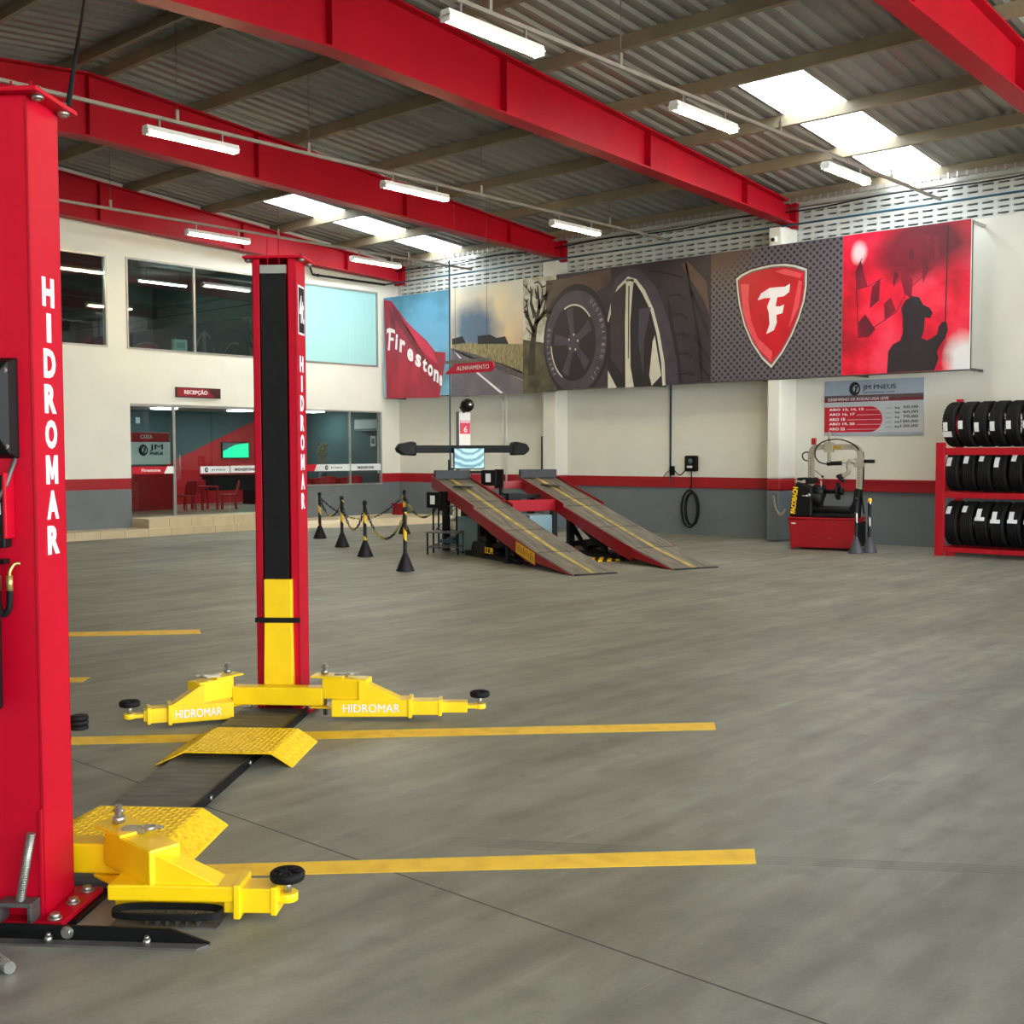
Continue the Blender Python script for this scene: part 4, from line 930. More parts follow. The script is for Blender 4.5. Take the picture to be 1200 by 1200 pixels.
sky_s = gradmat('print_sunset_sky', (196, 172, 150), (206, 206, 192), 4.0, 5.2, .65, .9, (232, 210, 158))
def soften(m, cx, cz, rx, rz, col):
    n, l = m.node_tree.nodes, m.node_tree.links; p = n['Principled BSDF']; old = p.inputs['Base Color'].links[0].from_socket
    tc = n.new('ShaderNodeTexCoord'); nz = n.new('ShaderNodeTexNoise'); nz.inputs['Scale'].default_value = 2.2; nz.inputs['Detail'].default_value = 4; l.new(tc.outputs['Object'], nz.inputs['Vector'])
    s0 = n.new('ShaderNodeVectorMath'); s0.operation = 'SCALE'; s0.inputs['Scale'].default_value = min(.5, rx*.7); l.new(nz.outputs['Color'], s0.inputs[0])
    sc_ = n.new('ShaderNodeVectorMath'); sc_.operation = 'ADD'; l.new(s0.outputs[0], sc_.inputs[0]); l.new(tc.outputs['Object'], sc_.inputs[1])
    mp = n.new('ShaderNodeMapping'); mp.vector_type = 'TEXTURE'; mp.inputs['Location'].default_value = (cx-BX0+min(.25, rx*.35), 0, cz-BZ0+min(.25, rx*.35)); mp.inputs['Scale'].default_value = (rx, 40, rz)
    l.new(sc_.outputs[0], mp.inputs[0]); g = n.new('ShaderNodeTexGradient'); g.gradient_type = 'SPHERICAL'; l.new(mp.outputs[0], g.inputs[0])
    r = n.new('ShaderNodeValToRGB'); r.color_ramp.elements[0].position = .05; r.color_ramp.elements[1].position = .6; l.new(g.outputs['Fac'], r.inputs['Fac'])
    mx = n.new('ShaderNodeMix'); mx.data_type = 'RGBA'; l.new(r.outputs['Color'], mx.inputs['Factor']); l.new(old, mx.inputs['A']); mx.inputs['B'].default_value = (*lin(col), 1); l.new(mx.outputs['Result'], p.inputs['Base Color'])
_c = bp(556, 386); soften(sky_s, _c[0], _c[1], 1.0, .75, (92, 112, 134))
cloud = mat('print_storm_cloud', (96, 114, 134), .55, c2=(150, 152, 152), scale=1.6)
fieldm = mat('print_field', (108, 98, 66), .55, c2=(160, 148, 108), scale=9, stretch=(3, 1, .8))
fieldd = mat('print_field_shadow', (70, 62, 62), .55, c2=(104, 92, 92), scale=7)
road = mat('print_road', (96, 90, 100), .55, c2=(116, 108, 114), scale=2)
treebg = mat('print_tree_field', (58, 54, 38), .55, c2=(100, 92, 66), scale=3)
treesky = mat('print_tree_sky', (150, 140, 110), .55, c2=(206, 208, 200), scale=4)
treem = mat('print_branches', (56, 48, 36), .6, var=.2)
purple = mat('print_dark_tread', (44, 37, 46), .5, c2=(56, 48, 58), scale=2)
purple_l = mat('print_tyre_side', (60, 52, 66), .5, c2=(74, 65, 80), scale=3)
purple_d = mat('print_deep_shadow', (30, 24, 31), .5, var=.1)
brown = mat('print_brown_glow', (74, 56, 50), .5, c2=(104, 82, 72), scale=1.2)
silver = mat('print_silver', (206, 204, 192), .5, var=.06); dim_silver = mat('print_dim_silver', (138, 132, 140), .5, var=.06)
art([(rect(BX0, xa), sky_b), (rect(xa, xb_), sky_s), (rect(xb_, xc), treesky), (rect(xc, xe), purple)], 'print_sheet', 1)
# perforated grey field
perf = bpy.data.materials.new('print_perforated_grey'); perf.use_nodes = True; _n, _l = perf.node_tree.nodes, perf.node_tree.links; _p = _n['Principled BSDF']
_t = _n.new('ShaderNodeTexCoord'); _s = _n.new('ShaderNodeSeparateXYZ'); _l.new(_t.outputs['Object'], _s.inputs[0])
def _m(op, a, b=None):
    x = _n.new('ShaderNodeMath'); x.operation = op
    for q, v in enumerate((a, b)):
        if v is None: continue
        if isinstance(v, (int, float)): x.inputs[q].default_value = v
        else: _l.new(v, x.inputs[q])
    return x.outputs[0]
_kx = _m('MULTIPLY', _s.outputs['X'], 2*math.pi/.125); _kz = _m('MULTIPLY', _s.outputs['Z'], 2*math.pi/.125)
_v = _m('MULTIPLY', _m('COSINE', _m('MULTIPLY', _m('ADD', _kx, _kz), .5)), _m('COSINE', _m('MULTIPLY', _m('SUBTRACT', _kx, _kz), .5)))
_h = _m('GREATER_THAN', _m('ABSOLUTE', _v), .56); _x = _n.new('ShaderNodeMix'); _x.data_type = 'RGBA'; _l.new(_h, _x.inputs['Factor'])
_x.inputs['A'].default_value = (*lin((98, 92, 100)), 1); _x.inputs['B'].default_value = (*lin((38, 34, 40)), 1); _l.new(_x.outputs['Result'], _p.inputs['Base Color']); _p.inputs['Roughness'].default_value = .5
art([(rect(xe, xf), perf)], 'perforated_sheet', 1)
redsmoke = bpy.data.materials.new('print_red_smoke'); redsmoke.use_nodes = True; _n, _l = redsmoke.node_tree.nodes, redsmoke.node_tree.links; _p = _n['Principled BSDF']
_t = _n.new('ShaderNodeTexCoord'); _z = _n.new('ShaderNodeTexNoise'); _z.inputs['Scale'].default_value = 1.5; _z.inputs['Detail'].default_value = 6; _l.new(_t.outputs['Object'], _z.inputs['Vector'])
_r = _n.new('ShaderNodeValToRGB'); _l.new(_z.outputs['Fac'], _r.inputs['Fac']); _e = _r.color_ramp.elements
_e[0].position = .36; _e[0].color = (*lin((168, 0, 32)), 1); _e[1].position = .52; _e[1].color = (*lin((222, 8, 52)), 1); _q = _e.new(.68); _q.color = (*lin((236, 60, 88)), 1)
_l.new(_r.outputs[0], _p.inputs['Base Color']); _p.inputs['Roughness'].default_value = .5
art([(rect(xf, BX1), redsmoke)], 'red_sheet', 1)
# flag with lettering
flag_r = mat('print_flag_red', (140, 34, 52), .55, c2=(176, 40, 62), scale=1.5, stretch=(2, 1, .6)); flag_d = mat('print_flag_fold', (112, 36, 48), .55, var=.1); flag_l = mat('print_flag_light', (190, 46, 74), .55, var=.08)
art([(P((450, 351), (459, 353), (478, 379), (500, 399), (510, 412), (522, 413), (522, 422), (519, 440), (515, 466), (453, 467)), flag_r)], 'flag', 2)
art([(P((459, 354), (474, 378), (500, 420), (515, 442), (510, 450), (480, 400), (462, 372)), flag_d), (P((470, 370), (500, 401), (508, 413), (514, 428), (495, 412), (478, 388)), flag_l), (P((455, 358), (462, 370), (466, 400), (458, 380)), flag_d)], 'flag_fold', 3)
FPTS = [(0, .74), (.02, .98), (.35, 1.02), (.95, .9), (1, .72), (.7, .8), (.5, .8), (.46, .58), (.8, .56), (.82, .42), (.42, .44), (.36, .0), (.1, .02), (.24, .5), (.26, .8), (.12, .84)]
def flame_f(x, z, w, h): return [(x+a*w, z+b*h) for a, b in FPTS]
o_ = bp(454, 411); art([(flame_f(o_[0]-.02, o_[1], .30, .52), white)], 'emblem', 4)
k = MB(Matrix.Translation((-BX0, 0, -BZ0)))
for ch, (x, y), w, h in (('i', (463, 409), .08, .36), ('r', (468, 412), .2, .30), ('e', (477, 421), .22, .28), ('s', (486.5, 428), .2, .28), ('t', (495, 434), .15, .30), ('o', (501, 439), .18, .26), ('n', (508, 446), .17, .27), ('e', (514.5, 451), .10, .24)):
    q_ = bp(x, y); k.text(ch, (q_[0], -.0025, q_[1]), (1, 0, -.42), (.1, 0, 1), w, h, white, .04, .0005)
k.build('flag_lettering', ban)
# storm cloud, field, road
def blob(cx, cy, rx, ry, n=22, j=.12, seed=1):
    r = random.Random(seed); return [bp(cx+rx*math.cos(2*math.pi*t/n)*(1+r.uniform(-j, j)), cy+ry*math.sin(2*math.pi*t/n)*(1+r.uniform(-j, j))) for t in range(n)]
0 and art([(P((530, 382), (538, 378), (546, 368), (556, 362), (566, 362), (572, 370), (576, 384), (574, 398), (530, 400)), cloud), (blob(457+12, 352, 6, 0.1), sky_b)][:1], 'storm_cloud', 2)
art([(P((530, 404), (548, 402), (580, 403), (613, 403), (613, 438), (560, 416), (530, 408)), fieldm), (P((530, 408), (560, 416), (613, 436), (613, 445), (560, 424), (530, 410)), fieldd), (P((528.5, 408), (556, 420), (613, 446), (613, 461), (528.5, 465)), road)], 'field', 2)
art([(P((530, 397), (542, 394), (546, 402), (530, 404)), purple_d), (P((560, 394), (574, 392), (582, 396), (592, 394), (596, 403), (560, 403)), purple_d)], 'far_trees', 3)
art([(P((532, 411), (536, 415), (541, 420), (539, 420)), white), (P((557, 436), (560, 436), (590, 460.5), (586.5, 461)), white)], 'road_marking', 3)
# tree panel
art([(P((613, 398), (652, 404), (652, 459), (613, 461)), treebg)], 'tree_field', 2)
def stroke(pts, w0, w1):
    out = []; Q = [V((*bp(*p), 0)) for p in pts]; n = len(Q)
    L_, R__ = [], []
    for j, q in enumerate(Q):
        d = (Q[min(j+1, n-1)]-Q[max(j-1, 0)]).normalized(); nn = V((-d.y, d.x, 0))*(w0+(w1-w0)*j/(n-1))
        L_.append(((q+nn).x, (q+nn).y)); R__.append(((q-nn).x, (q-nn).y))
    return L_+R__[::-1]
brs = [[(623, 440), (624, 405), (627, 385), (632, 360), (630, 335)], [(626, 390), (619, 372), (617, 350)], [(628, 380), (637, 366), (641, 345)], [(631, 362), (638, 348), (646, 338)], [(627, 372), (622, 355), (624, 338)], [(636, 368), (645, 360), (650, 348)], [(619, 372), (615, 362)], [(630, 350), (627, 338)], [(640, 352), (641, 336)]]
_r = random.Random(11)
def grow(x, y, a, L, d):
    pts = [(x, y)]; 
    for q in range(3): x += math.cos(a)*L/3; y -= math.sin(a)*L/3; a += _r.uniform(-.3, .3); pts.append((x, y))
    if all(613.5 < p_[0] < 651 and p_[1] > 332-(p_[0]-613)*.12 for p_ in pts): brs.append(pts)
    if d:
        for s_ in (-.6, .55): grow(x, y, a+s_+_r.uniform(-.25, .25), L*.72, d-1)
for x_, y_, a_ in ((626, 395, 2.3), (629, 378, .8), (631, 362, 1.4), (624, 385, 1.9), (634, 372, .7), (628, 368, 2.0)): grow(x_, y_, a_, 15, 3)
art([(stroke(b, .10 if j == 0 else .05 if j < 9 else .022, .02 if j == 0 else .01), treem) for j, b in enumerate(brs)]+[(blob(632, 345, 13, 9, 20, .35, 4), mat('print_twigs', (112, 98, 66), .6, c2=(170, 160, 128), scale=14))][:0], 'tree_branches', 3)
# smaller tyre with five spokes
def ell(cx, cy, rx, rz, n=48, a0=0, a1=2*math.pi, clip=True):
    out = []
    for t in range(n+1):
        a = a0+(a1-a0)*t/n; z = cz_(cy, rz*math.sin(a)); out.append((cx+rx*math.cos(a), min(BZ1-.0, max(BZ0, z)) if clip else z))
    return out
def cz_(c, d): return c+d
TA = (-14.78, 3.86)
art([(P((640, 329), (664, 326), (700, 318), (716, 315), (716, 330), (660, 372), (650, 386), (640, 372)), brown)], 'glow', 2)
art([(ell(TA[0], TA[1]+.02, .86, 1.14), purple_d)], 'tyre_print', 3)
art([(ell(TA[0]-.02, TA[1], .80, 1.03), purple_l)], 'sidewall_print', 4)
art([(ell(TA[0]-.07, TA[1]-.02, .58, .78), purple_d)], 'rim_print', 5)
art([([(TA[0]-.07+.5*math.cos(a)+.09*math.cos(a+1.57), TA[1]-.02+.70*math.sin(a)+.12*math.sin(a+1.57)), (TA[0]-.07+.5*math.cos(a)-.09*math.cos(a+1.57), TA[1]-.02+.70*math.sin(a)-.12*math.sin(a+1.57)), (TA[0]-.07+.08*math.cos(a-.55), TA[1]-.02+.1*math.sin(a-.55)), (TA[0]-.07+.08*math.cos(a+.55), TA[1]-.02+.1*math.sin(a+.55))], purple_l) for a in [.5+q*1.2566 for q in range(5)]], 'spoke_print', 6)
art([(ell(TA[0]-.07, TA[1]-.02, .16, .2), purple_l)], 'hub_print', 7)
art([([(TA[0]-.07+.12*math.cos(a)+.02*math.cos(b), TA[1]-.02+.16*math.sin(a)+.025*math.sin(b)) for b in [-j*.785 for j in range(8)]], silver) for a in [.2+q*1.2566 for q in range(5)]], 'wheel_nut_print', 9)
def arc(cx, cz, rx, rz, a0, a1, w, n=16): 
    o = [(cx+rx*math.cos(a0+(a1-a0)*t/n), max(BZ0, min(BZ1, cz+rz*math.sin(a0+(a1-a0)*t/n)))) for t in range(n+1)]
    return o+[(cx+(rx-w)*math.cos(a0+(a1-a0)*t/n), max(BZ0, min(BZ1, cz+(rz-w)*math.sin(a0+(a1-a0)*t/n)))) for t in range(n, -1, -1)]
art([(arc(TA[0]-.07, TA[1]-.02, .58, .78, .7, 2.0, .035), silver)], 'rim_edge_print', 7); art([(arc(TA[0]-.07, TA[1]-.02, .60, .80, 3.2, 4.2, .03), silver)], 'rim_edge_print', 7)
k = MB(Matrix.Translation((-BX0, 0, -BZ0))); w_ = 'DESTINATION A/T'
for q, ch in enumerate(w_):
    if ch == ' ': continue
    a = 1.0-q*.135; cx, cz = TA[0]-.02+.68*math.cos(a), TA[1]+.90*math.sin(a); t = V((math.sin(a)*.68, 0, -math.cos(a)*.9)).normalized(); u = V((-t.z, 0, t.x))
    k.text(ch, tuple(V((cx, -.0045, cz))), t, u, .06, .085, dim_silver, .01, .0005)
for q, ch in enumerate('FIRESTONE'):
    a = 3.9-q*.13; cx, cz = TA[0]-.02+.68*math.cos(a), TA[1]+.90*math.sin(a); t = V((math.sin(a)*.68, 0, -math.cos(a)*.9)).normalized(); u = V((-t.z, 0, t.x))
    k.text(ch, tuple(V((cx, -.0045, cz))), t, u, .055, .075, dim_silver, .01, .0005)
k.build('sidewall_lettering', ban)
# big tyre with silver spoke
def big(cx, cz, rx, rz): return [(x, z) for x, z in ell(cx, cz, rx, rz) if x > xd-.001] 
def clipx(pts, x0): return [(max(x, x0), z) for x, z in pts]
BC = (-13.70, 3.05)
art([(clipx(P((712, 316), (740, 311), (770, 307), (806, 304), (822, 340), (833, 380), (833, 447), (712, 455)), xd), purple)], 'big_tread_print', 5)
art([(clipx(P((714, 420), (714, 345), (722, 325), (738, 314), (752, 318), (768, 335), (782, 370), (792, 410), (796, 450), (714, 455)), xd), purple_l)], 'big_sidewall_print', 6)
rim_o = P((712, 375), (716, 355), (724, 336), (736, 324), (746, 327), (756, 340), (766, 362), (773, 390), (779, 425), (780, 452)); rim_i = P((776.5, 452), (775, 425), (769.5, 391), (763, 365), (753, 344), (745, 331.5), (737, 328.5), (727, 340), (719, 358), (713, 378))
art([(P((712, 378), (719, 358), (727, 340), (737, 328.5), (745, 331.5), (753, 344), (763, 365), (769.5, 391), (775, 425), (776.5, 452), (712, 455)), purple_d)], 'big_rim_print', 7)
art([(rim_o+rim_i, silver), (P((734, 327), (743, 327), (741, 345), (738.5, 380), (739, 430), (743, 453), (733, 454.5), (732.5, 380)), silver), (P((767.5, 393), (775, 440), (764, 452), (761, 440), (765, 400)), silver), (P((712.5, 434), (723, 454.5), (712.5, 455)), silver)], 'big_spoke_print', 8)
art([(P((749, 362), (763, 360), (755, 400), (754, 440), (748, 400)), purple_l), (P((736.5, 335), (738, 335), (737, 420), (736, 420)), purple_d), (P((716, 348), (733, 331), (731.5, 380), (730, 440), (716, 420)), mat('print_rim_shadow', (58, 46, 52), .5, var=.1))], 'rim_shade_print', 9)
art([(P((760, 316), (780, 318), (800, 324), (800, 326), (780, 321), (761, 319)), purple_d)]+[(P((779+q*3, 347+q*23), (795+q*3, 343+q*23), (803+q*3, 350+q*22), (803+q*3, 353+q*22), (795+q*3, 347+q*23)), purple_d) for q in range(5)]
    +[(P((798, 310), (806, 306), (828, 330), (832, 370), (824, 350)), brown), (P((808, 340), (812, 340), (830, 384), (832, 400)), purple_d), (P((803, 309), (805, 308), (822, 402), (824, 447), (821, 448), (818, 402)), purple_d), (P((812, 390), (832, 420), (832, 424), (813, 396)), purple_d), (P((816, 420), (832, 440), (832, 446), (818, 426)), purple_d)], 'tread_groove_print', 7)
art([(P((782, 345), (786, 360), (797, 420), (799, 449), (796, 450), (793, 420), (784, 375)), purple_d)], 'shoulder_print', 7)
_c = bp(838, 300); soften(perf, _c[0], _c[1], 1.0, .6, (92, 70, 62))
# shield emblem
sh_red = mat('print_shield_red', (186, 8, 32), .4, c2=(208, 14, 40), scale=2); sh_lt = mat('print_shield_light', (226, 80, 92), .4, var=.05)
SH = [(862.5, 327), (868, 322), (880, 316), (893, 312.5), (905, 310), (920, 309), (932, 310.5), (946, 315), (945.5, 335), (943, 352), (937, 372), (928, 394), (917, 414), (904, 431.5), (893, 421), (881, 403), (872, 382), (866, 358), (864, 343)]
cc = (903, 360)
def shr(f, s=SH): return [(cc[0]+(x-cc[0])*f, cc[1]+(y-cc[1])*f) for x, y in s]
art([(P(*shr(1.03)), purple_d)], 'shield_shadow', 2); art([(P(*SH), silver)], 'shield_rim', 3); art([(P(*shr(.95)), mat('print_steel_grey', (96, 94, 98), .5))], 'shield_bevel', 4); art([(P(*shr(.92)), sh_red)], 'shield_field', 5)
art([(P((868, 333), (878, 333), (877, 352), (880, 375), (888, 396), (905, 412), (904, 424), (889, 408), (878, 388), (871, 365)), sh_lt), (P((908, 318), (920, 315), (932, 318), (940, 321), (938, 326), (920, 322)), sh_lt), (P((936, 328), (940, 330), (936, 360), (924, 385), (930, 360)), sh_lt)], 'shield_gloss', 6)
art([(P((888, 352), (892, 344), (902, 337.5), (912, 336.5), (920, 336), (926, 332.5), (925, 342), (919, 347), (911, 348.5), (909, 359), (914, 359), (919, 357), (917, 367), (910, 369), (910.5, 378), (907, 387), (898, 391.5), (902, 380), (901, 366), (899, 360), (903, 349), (896, 349.5)), white)], 'shield_letter', 7)
# chequered flag and silhouette on the red field
smoke_d = mat('print_dark_smoke', (92, 18, 32), .5, c2=(140, 12, 40), scale=3); chk = mat('print_flag_check', (84, 14, 32), .5, c2=(128, 16, 44), scale=3); sil = mat('print_silhouette', (40, 32, 38), .5, var=.1); pale = mat('print_pale_smoke', (214, 220, 222), .5, c2=(232, 150, 160), scale=2.5)
_c = bp(1086, 284); soften(redsmoke, _c[0], _c[1], 1.15, .75, (96, 14, 32)); _c = bp(1064, 300); soften(redsmoke, _c[0], _c[1], .6, .5, (112, 12, 34))
_c = bp(1129, 424); soften(redsmoke, _c[0], _c[1], .42, .55, (222, 222, 222)); _c = bp(1007, 297); soften(redsmoke, _c[0], _c[1], .17, .24, (244, 190, 196))
art([(stroke([(1006, 396), (1003, 318), (1010, 303)], .008, .008), chk), (stroke([(1006, 396), (1050, 366), (1064, 340), (1100, 306)], .008, .008), chk), (stroke([(1017, 336), (1034, 326)], .008, .008), chk)], 'flag_edge_print', 3)
art([(P(*q), chk) for q in ([(1003, 318), (1009, 306), (1017, 336), (1005, 340)], [(1022, 336), (1032, 326), (1030, 352), (1019, 362)], [(1048, 318), (1054, 322), (1048, 336), (1046, 334)], [(1036, 356), (1044, 348), (1050, 364), (1037, 376)], [(1006, 378), (1014, 368), (1026, 386), (1018, 395), (1006, 396)], [(1055, 325), (1062, 316), (1070, 328), (1068, 350), (1060, 344)], [(1078, 302), (1084, 296), (1088, 316), (1082, 332)], [(1064, 294), (1070, 290), (1072, 304), (1066, 306)], [(1094, 278), (1102, 276), (1100, 304), (1096, 308)], [(1082, 276), (1090, 276), (1088, 290)])], 'chequer_print', 4)
art([(P((1039.5, 437), (1041, 412), (1046, 404), (1055, 399), (1058, 390), (1058, 372), (1056, 362), (1061, 352), (1069, 347), (1077, 348), (1082, 357), (1090, 361), (1093, 367), (1090, 373), (1084, 372), (1083, 386), (1080, 396), (1086, 399), (1092, 396), (1098, 392), (1100, 383), (1104, 377), (1109, 377), (1111, 386), (1108, 396), (1102, 404), (1098, 412), (1100, 420), (1095, 434)), sil), (P((1110.6, 263), (1112.2, 263), (1108.5, 380), (1107, 380)), sil)], 'silhouette_print', 5)

# ================================================================== price board on the back wall
def wp(x, y): p = px(x, y, 1, YB-.03); return (p.x, p.z)
s0, s1 = wp(966, 480)[0], wp(1082, 475)[0]; sz0, sz1 = 1.885, 2.85; sw, sh = s1-s0, sz1-sz0
pb = thing('price_board', 'grey and red wheel repair price board on the back wall under the banner', 'sign', (s0, YB, sz0))
board = mat('board_blue_grey', (158, 172, 188), .5, var=.03); board_l = mat('board_light', (190, 198, 206), .5, var=.03); bar_d = mat('board_dark_bar', (92, 76, 84), .5, var=.05); ink = mat('board_ink', (20, 22, 26), .5)
k = MB(); k.box(0, sw, -.02, -.0, 0, sh, board); k.build('panel', pb)
k = MB(); k.box(0, sw, -.021, -.02, .05, sh*.615, board_l); k.box(0, sw, -.0215, -.021, sh*.665, sh*.73, bar_d); k.box(0, sw, -.0215, -.021, sh*.61, sh*.665, mat('board_maroon', (120, 40, 50), .5)); k.build('print_field', pb)
k = MB(); r_ = sh*.46/2; zc = .06+r_; pts = [(.0, zc-r_)]+[(sw*.60-r_+r_*math.cos(a), zc+r_*math.sin(a)) for a in [-math.pi/2+math.pi*t/14 for t in range(15)]]+[(.0, zc+r_)]
k.poly([(x, -.0215, z) for x, z in pts], (0, -.001, 0), mat('board_red', (190, 20, 50), .5)); k.build('red_field', pb)
def row(mb_, s_, x, z, w, h, m, b=.03): mb_.text(s_, (x, -.023, z), (1, 0, 0), (0, 0, 1), w, h, m, b, .001)
k = MB(); row(k, 'JM PNEUS', sw*.40, sh*.80, sw*.33, sh*.105, ink, .05); k.box(sw*.40, sw*.62, -.022, -.021, sh*.765, sh*.775, ink); k.box(sw*.64, sw*.72, -.022, -.021, sh*.764, sh*.776, bar_d); k.build('heading', pb)
k = MB(); row(k, 'DESEMPENO DE RODAS LIGA LEVE', sw*.04, sh*.635, sw*.62, sh*.05, white, .03); k.build('subheading', pb)
k = MB()
for q, (a, w) in enumerate((('ARO 13, 14, 15', .36), ('ARO 16, 17', .27), ('ARO 18', .17), ('ARO 19, 20', .27), ('ARO 22', .17))):
    z = .06+sh*(.385-.087*q); row(k, a, sw*.05, z, sw*w, sh*.052, white, .04); k.box(sw*(.05+w+.02), sw*.58, -.0235, -.0225, z+.01, z+.016, white)
k.build('size_list', pb)
k = MB()
for q, a in enumerate(('50,00', '60,00', '70,00', '100,00', '120,00')):
    z = .06+sh*(.40-.083*q); w = .17 if len(a) > 5 else .145; row(k, a, sw*.95-sw*w, z, sw*w, sh*.055, ink, .02); row(k, 'R$', sw*.725, z, sw*.045, sh*.035, ink); row(k, '(UND.)', sw*.635, z, sw*.06, sh*.026, ink, .0)
k.build('price_list', pb)
def tyre_logo(mb_, cx, cz, r, y, xa=(1, 0, 0), m1=None, m2=None, org=(0, 0, 0)):
    X = V(xa); Z = V((0, 0, 1)); N = X.cross(Z); O_ = V(org)
    E = lambda rx, rz, dx=0: [tuple(O_+X*(cx+dx+rx*math.cos(t))+Z*(cz+rz*math.sin(t))+N*y) for t in [2*math.pi*q/24 for q in range(24)]]
    mb_.poly(E(r*.85, r), tuple(N*.001), m1)
    mb_.poly([tuple(V(p)+N*.001) for p in E(r*.45, r*.55, r*.18)], tuple(N*.001), m2)
    mb_.poly([tuple(O_+X*(cx+a*r)+Z*(cz+b*r)+N*(y+.002)) for a, b in ((-.15, .35), (.55, .45), (.2, -.55), (-.1, -.5), (.15, .15))], tuple(N*.001), m1)
k = MB(); tyre_logo(k, sw*.315, sh*.845, sh*.125, .021, m1=ink, m2=board); k.build('tyre_emblem', pb)

# ================================================================== hanging sign and reception sign
c_ = px(522, 432, 1, 14.6); c2_ = px(579, 430, 1, 14.6); w_ = c2_.x-c_.x
hs = thing('hanging_sign', 'red arrow shaped sign hanging from the blue pipe in front of the banner', 'sign', (c_.x, 14.6, px(550, 437, 1, 14.6).z), 0)
h_ = px(550, 425, 1, 14.6).z-px(550, 437, 1, 14.6).z
k = MB(); k.poly([(0, 0, .0), (w_*.95, 0, 0), (w_, 0, h_*.5), (w_*.96, 0, h_), (w_*.2, 0, h_), (0, 0, h_*.15)], (0, .02, 0), mat('sign_red', (206, 14, 58), .45)); k.build('panel', hs)
k = MB(); k.text('ALINHAMENTO', (w_*.24, -.002, h_*.3), (1, 0, 0), (0, 0, 1), w_*.66, h_*.42, white, .02); k.build('lettering', hs)
k = MB(); k.box(w_*.0, w_*.93, .005, .015, h_, h_*1.35, mat('sign_backing', (120, 120, 116), .5)); k.build('backing', hs)
for q in (.2, .85):
    k = MB(); k.cyl((w_*q, .01, h_*1.3), (w_*q, .01, zbeam(14.6)+.19-hs.location.z), .003, steel_dark, 6); k.build('hanger_wire', hs)
rs = thing('reception_sign', 'dark red sign above the reception door on the white wall', 'sign', (XL, 12.966, 2.745))
k = MB(); k.box(.0, .05, 0, 1.05, 0, .205, mat('sign_dark', (62, 12, 20), .45)); k.build('panel', rs, bevel=.004)
k = MB(); k.poly([(.051, .02, .02), (.051, .9, .02), (.051, .72, .19), (.051, .02, .19)], (.001, 0, 0), mat('sign_crimson', (140, 10, 30), .45)); k.text('RECEPÇÃO', (.053, .18, .05), (0, 1, 0), (0, 0, 1), .55, .115, white, .03); k.build('lettering', rs)

# decal strips on the glass
def strip(y0, y1, z0, z1, label, items, redto=None):
    s = thing('glass_decal', label, 'decal', (XL+.004, y0, z0), 0, 'white decal strips on the reception glass'); L = y1-y0; h = z1-z0
    k = MB(); k.box(-.003, 0, 0, L, 0, h, paper); k.build('strip', s)
    if redto: 
        k = MB(); k.poly([(.0005, redto[0], 0), (.0005, redto[1]-.08, 0), (.0005, redto[1], h), (.0005, redto[0], h)], (.001, 0, 0), mat('decal_red', (196, 16, 40), .4)); k.build('red_field', s)
    for t, y, w, m, hh in items:
        k = MB(); k.text(t, (.002, y, h*.28), (0, 1, 0), (0, 0, 1), w, h*hh, m, .03); k.build('lettering', s)
        if t == 'JM PNEUS':
            k = MB(); tyre_logo(k, y-.12, h*.5, h*.36, .002, (0, 1, 0), ink, paper); k.build('tyre_emblem', s)
strip(11.98, 12.90, 1.20, 1.345, 'red and white decal strip on the fixed pane left of the reception door', [('Firestone', .2, .42, white, .42)], (0, .78))
strip(13.53, 14.24, 1.19, 1.335, 'white decal strip on the left half of the reception door glass', [('JM PNEUS', .26, .34, ink, .32)])
strip(14.26, 15.38, 1.19, 1.34, 'white decal strip on the door glass beside the far lift post', [('BRIDGESTONE', .1, .52, ink, .38)])
strip(15.42, 18.5, 1.195, 1.35, 'long white decal strip on the fixed reception window by the corner', [('JM PNEUS', 1.55, .34, ink, .32), ('BRIDGESTONE', 2.35, .5, ink, .36)], (0, 1.15))

# ================================================================== lights on conduits
def lamp(X, y, label):
    t = thing('tube_light', label, 'ceiling light', (X, y, 5.5), 0, 'fluorescent tube lights')
    k = MB(); k.loft([[(-.05, q, .085), (.05, q, .085), (.065, q, .03), (-.065, q, .03)] for q in (0, 1.32)], white_gloss); k.box(-.075, .075, 0, 1.32, .02, .032, white_gloss); k.build('housing', t)
    k = MB()
    for x in (-.035, .035): k.cyl((x, .04, -.0), (x, 1.28, -.0), .016, tube_m, 10)
    k.build('tube', t)
    k = MB(); k.box(-.06, .06, 0, .03, -.02, .03, white_gloss); k.build('end_cap', t); k = MB(); k.box(-.06, .06, 1.29, 1.32, -.02, .03, white_gloss); k.build('end_cap', t)
    k = MB()
    for q in (.2, 1.1): k.box(-.012, .012, q-.01, q+.01, .085, .2, alu)
    k.build('bracket', t)
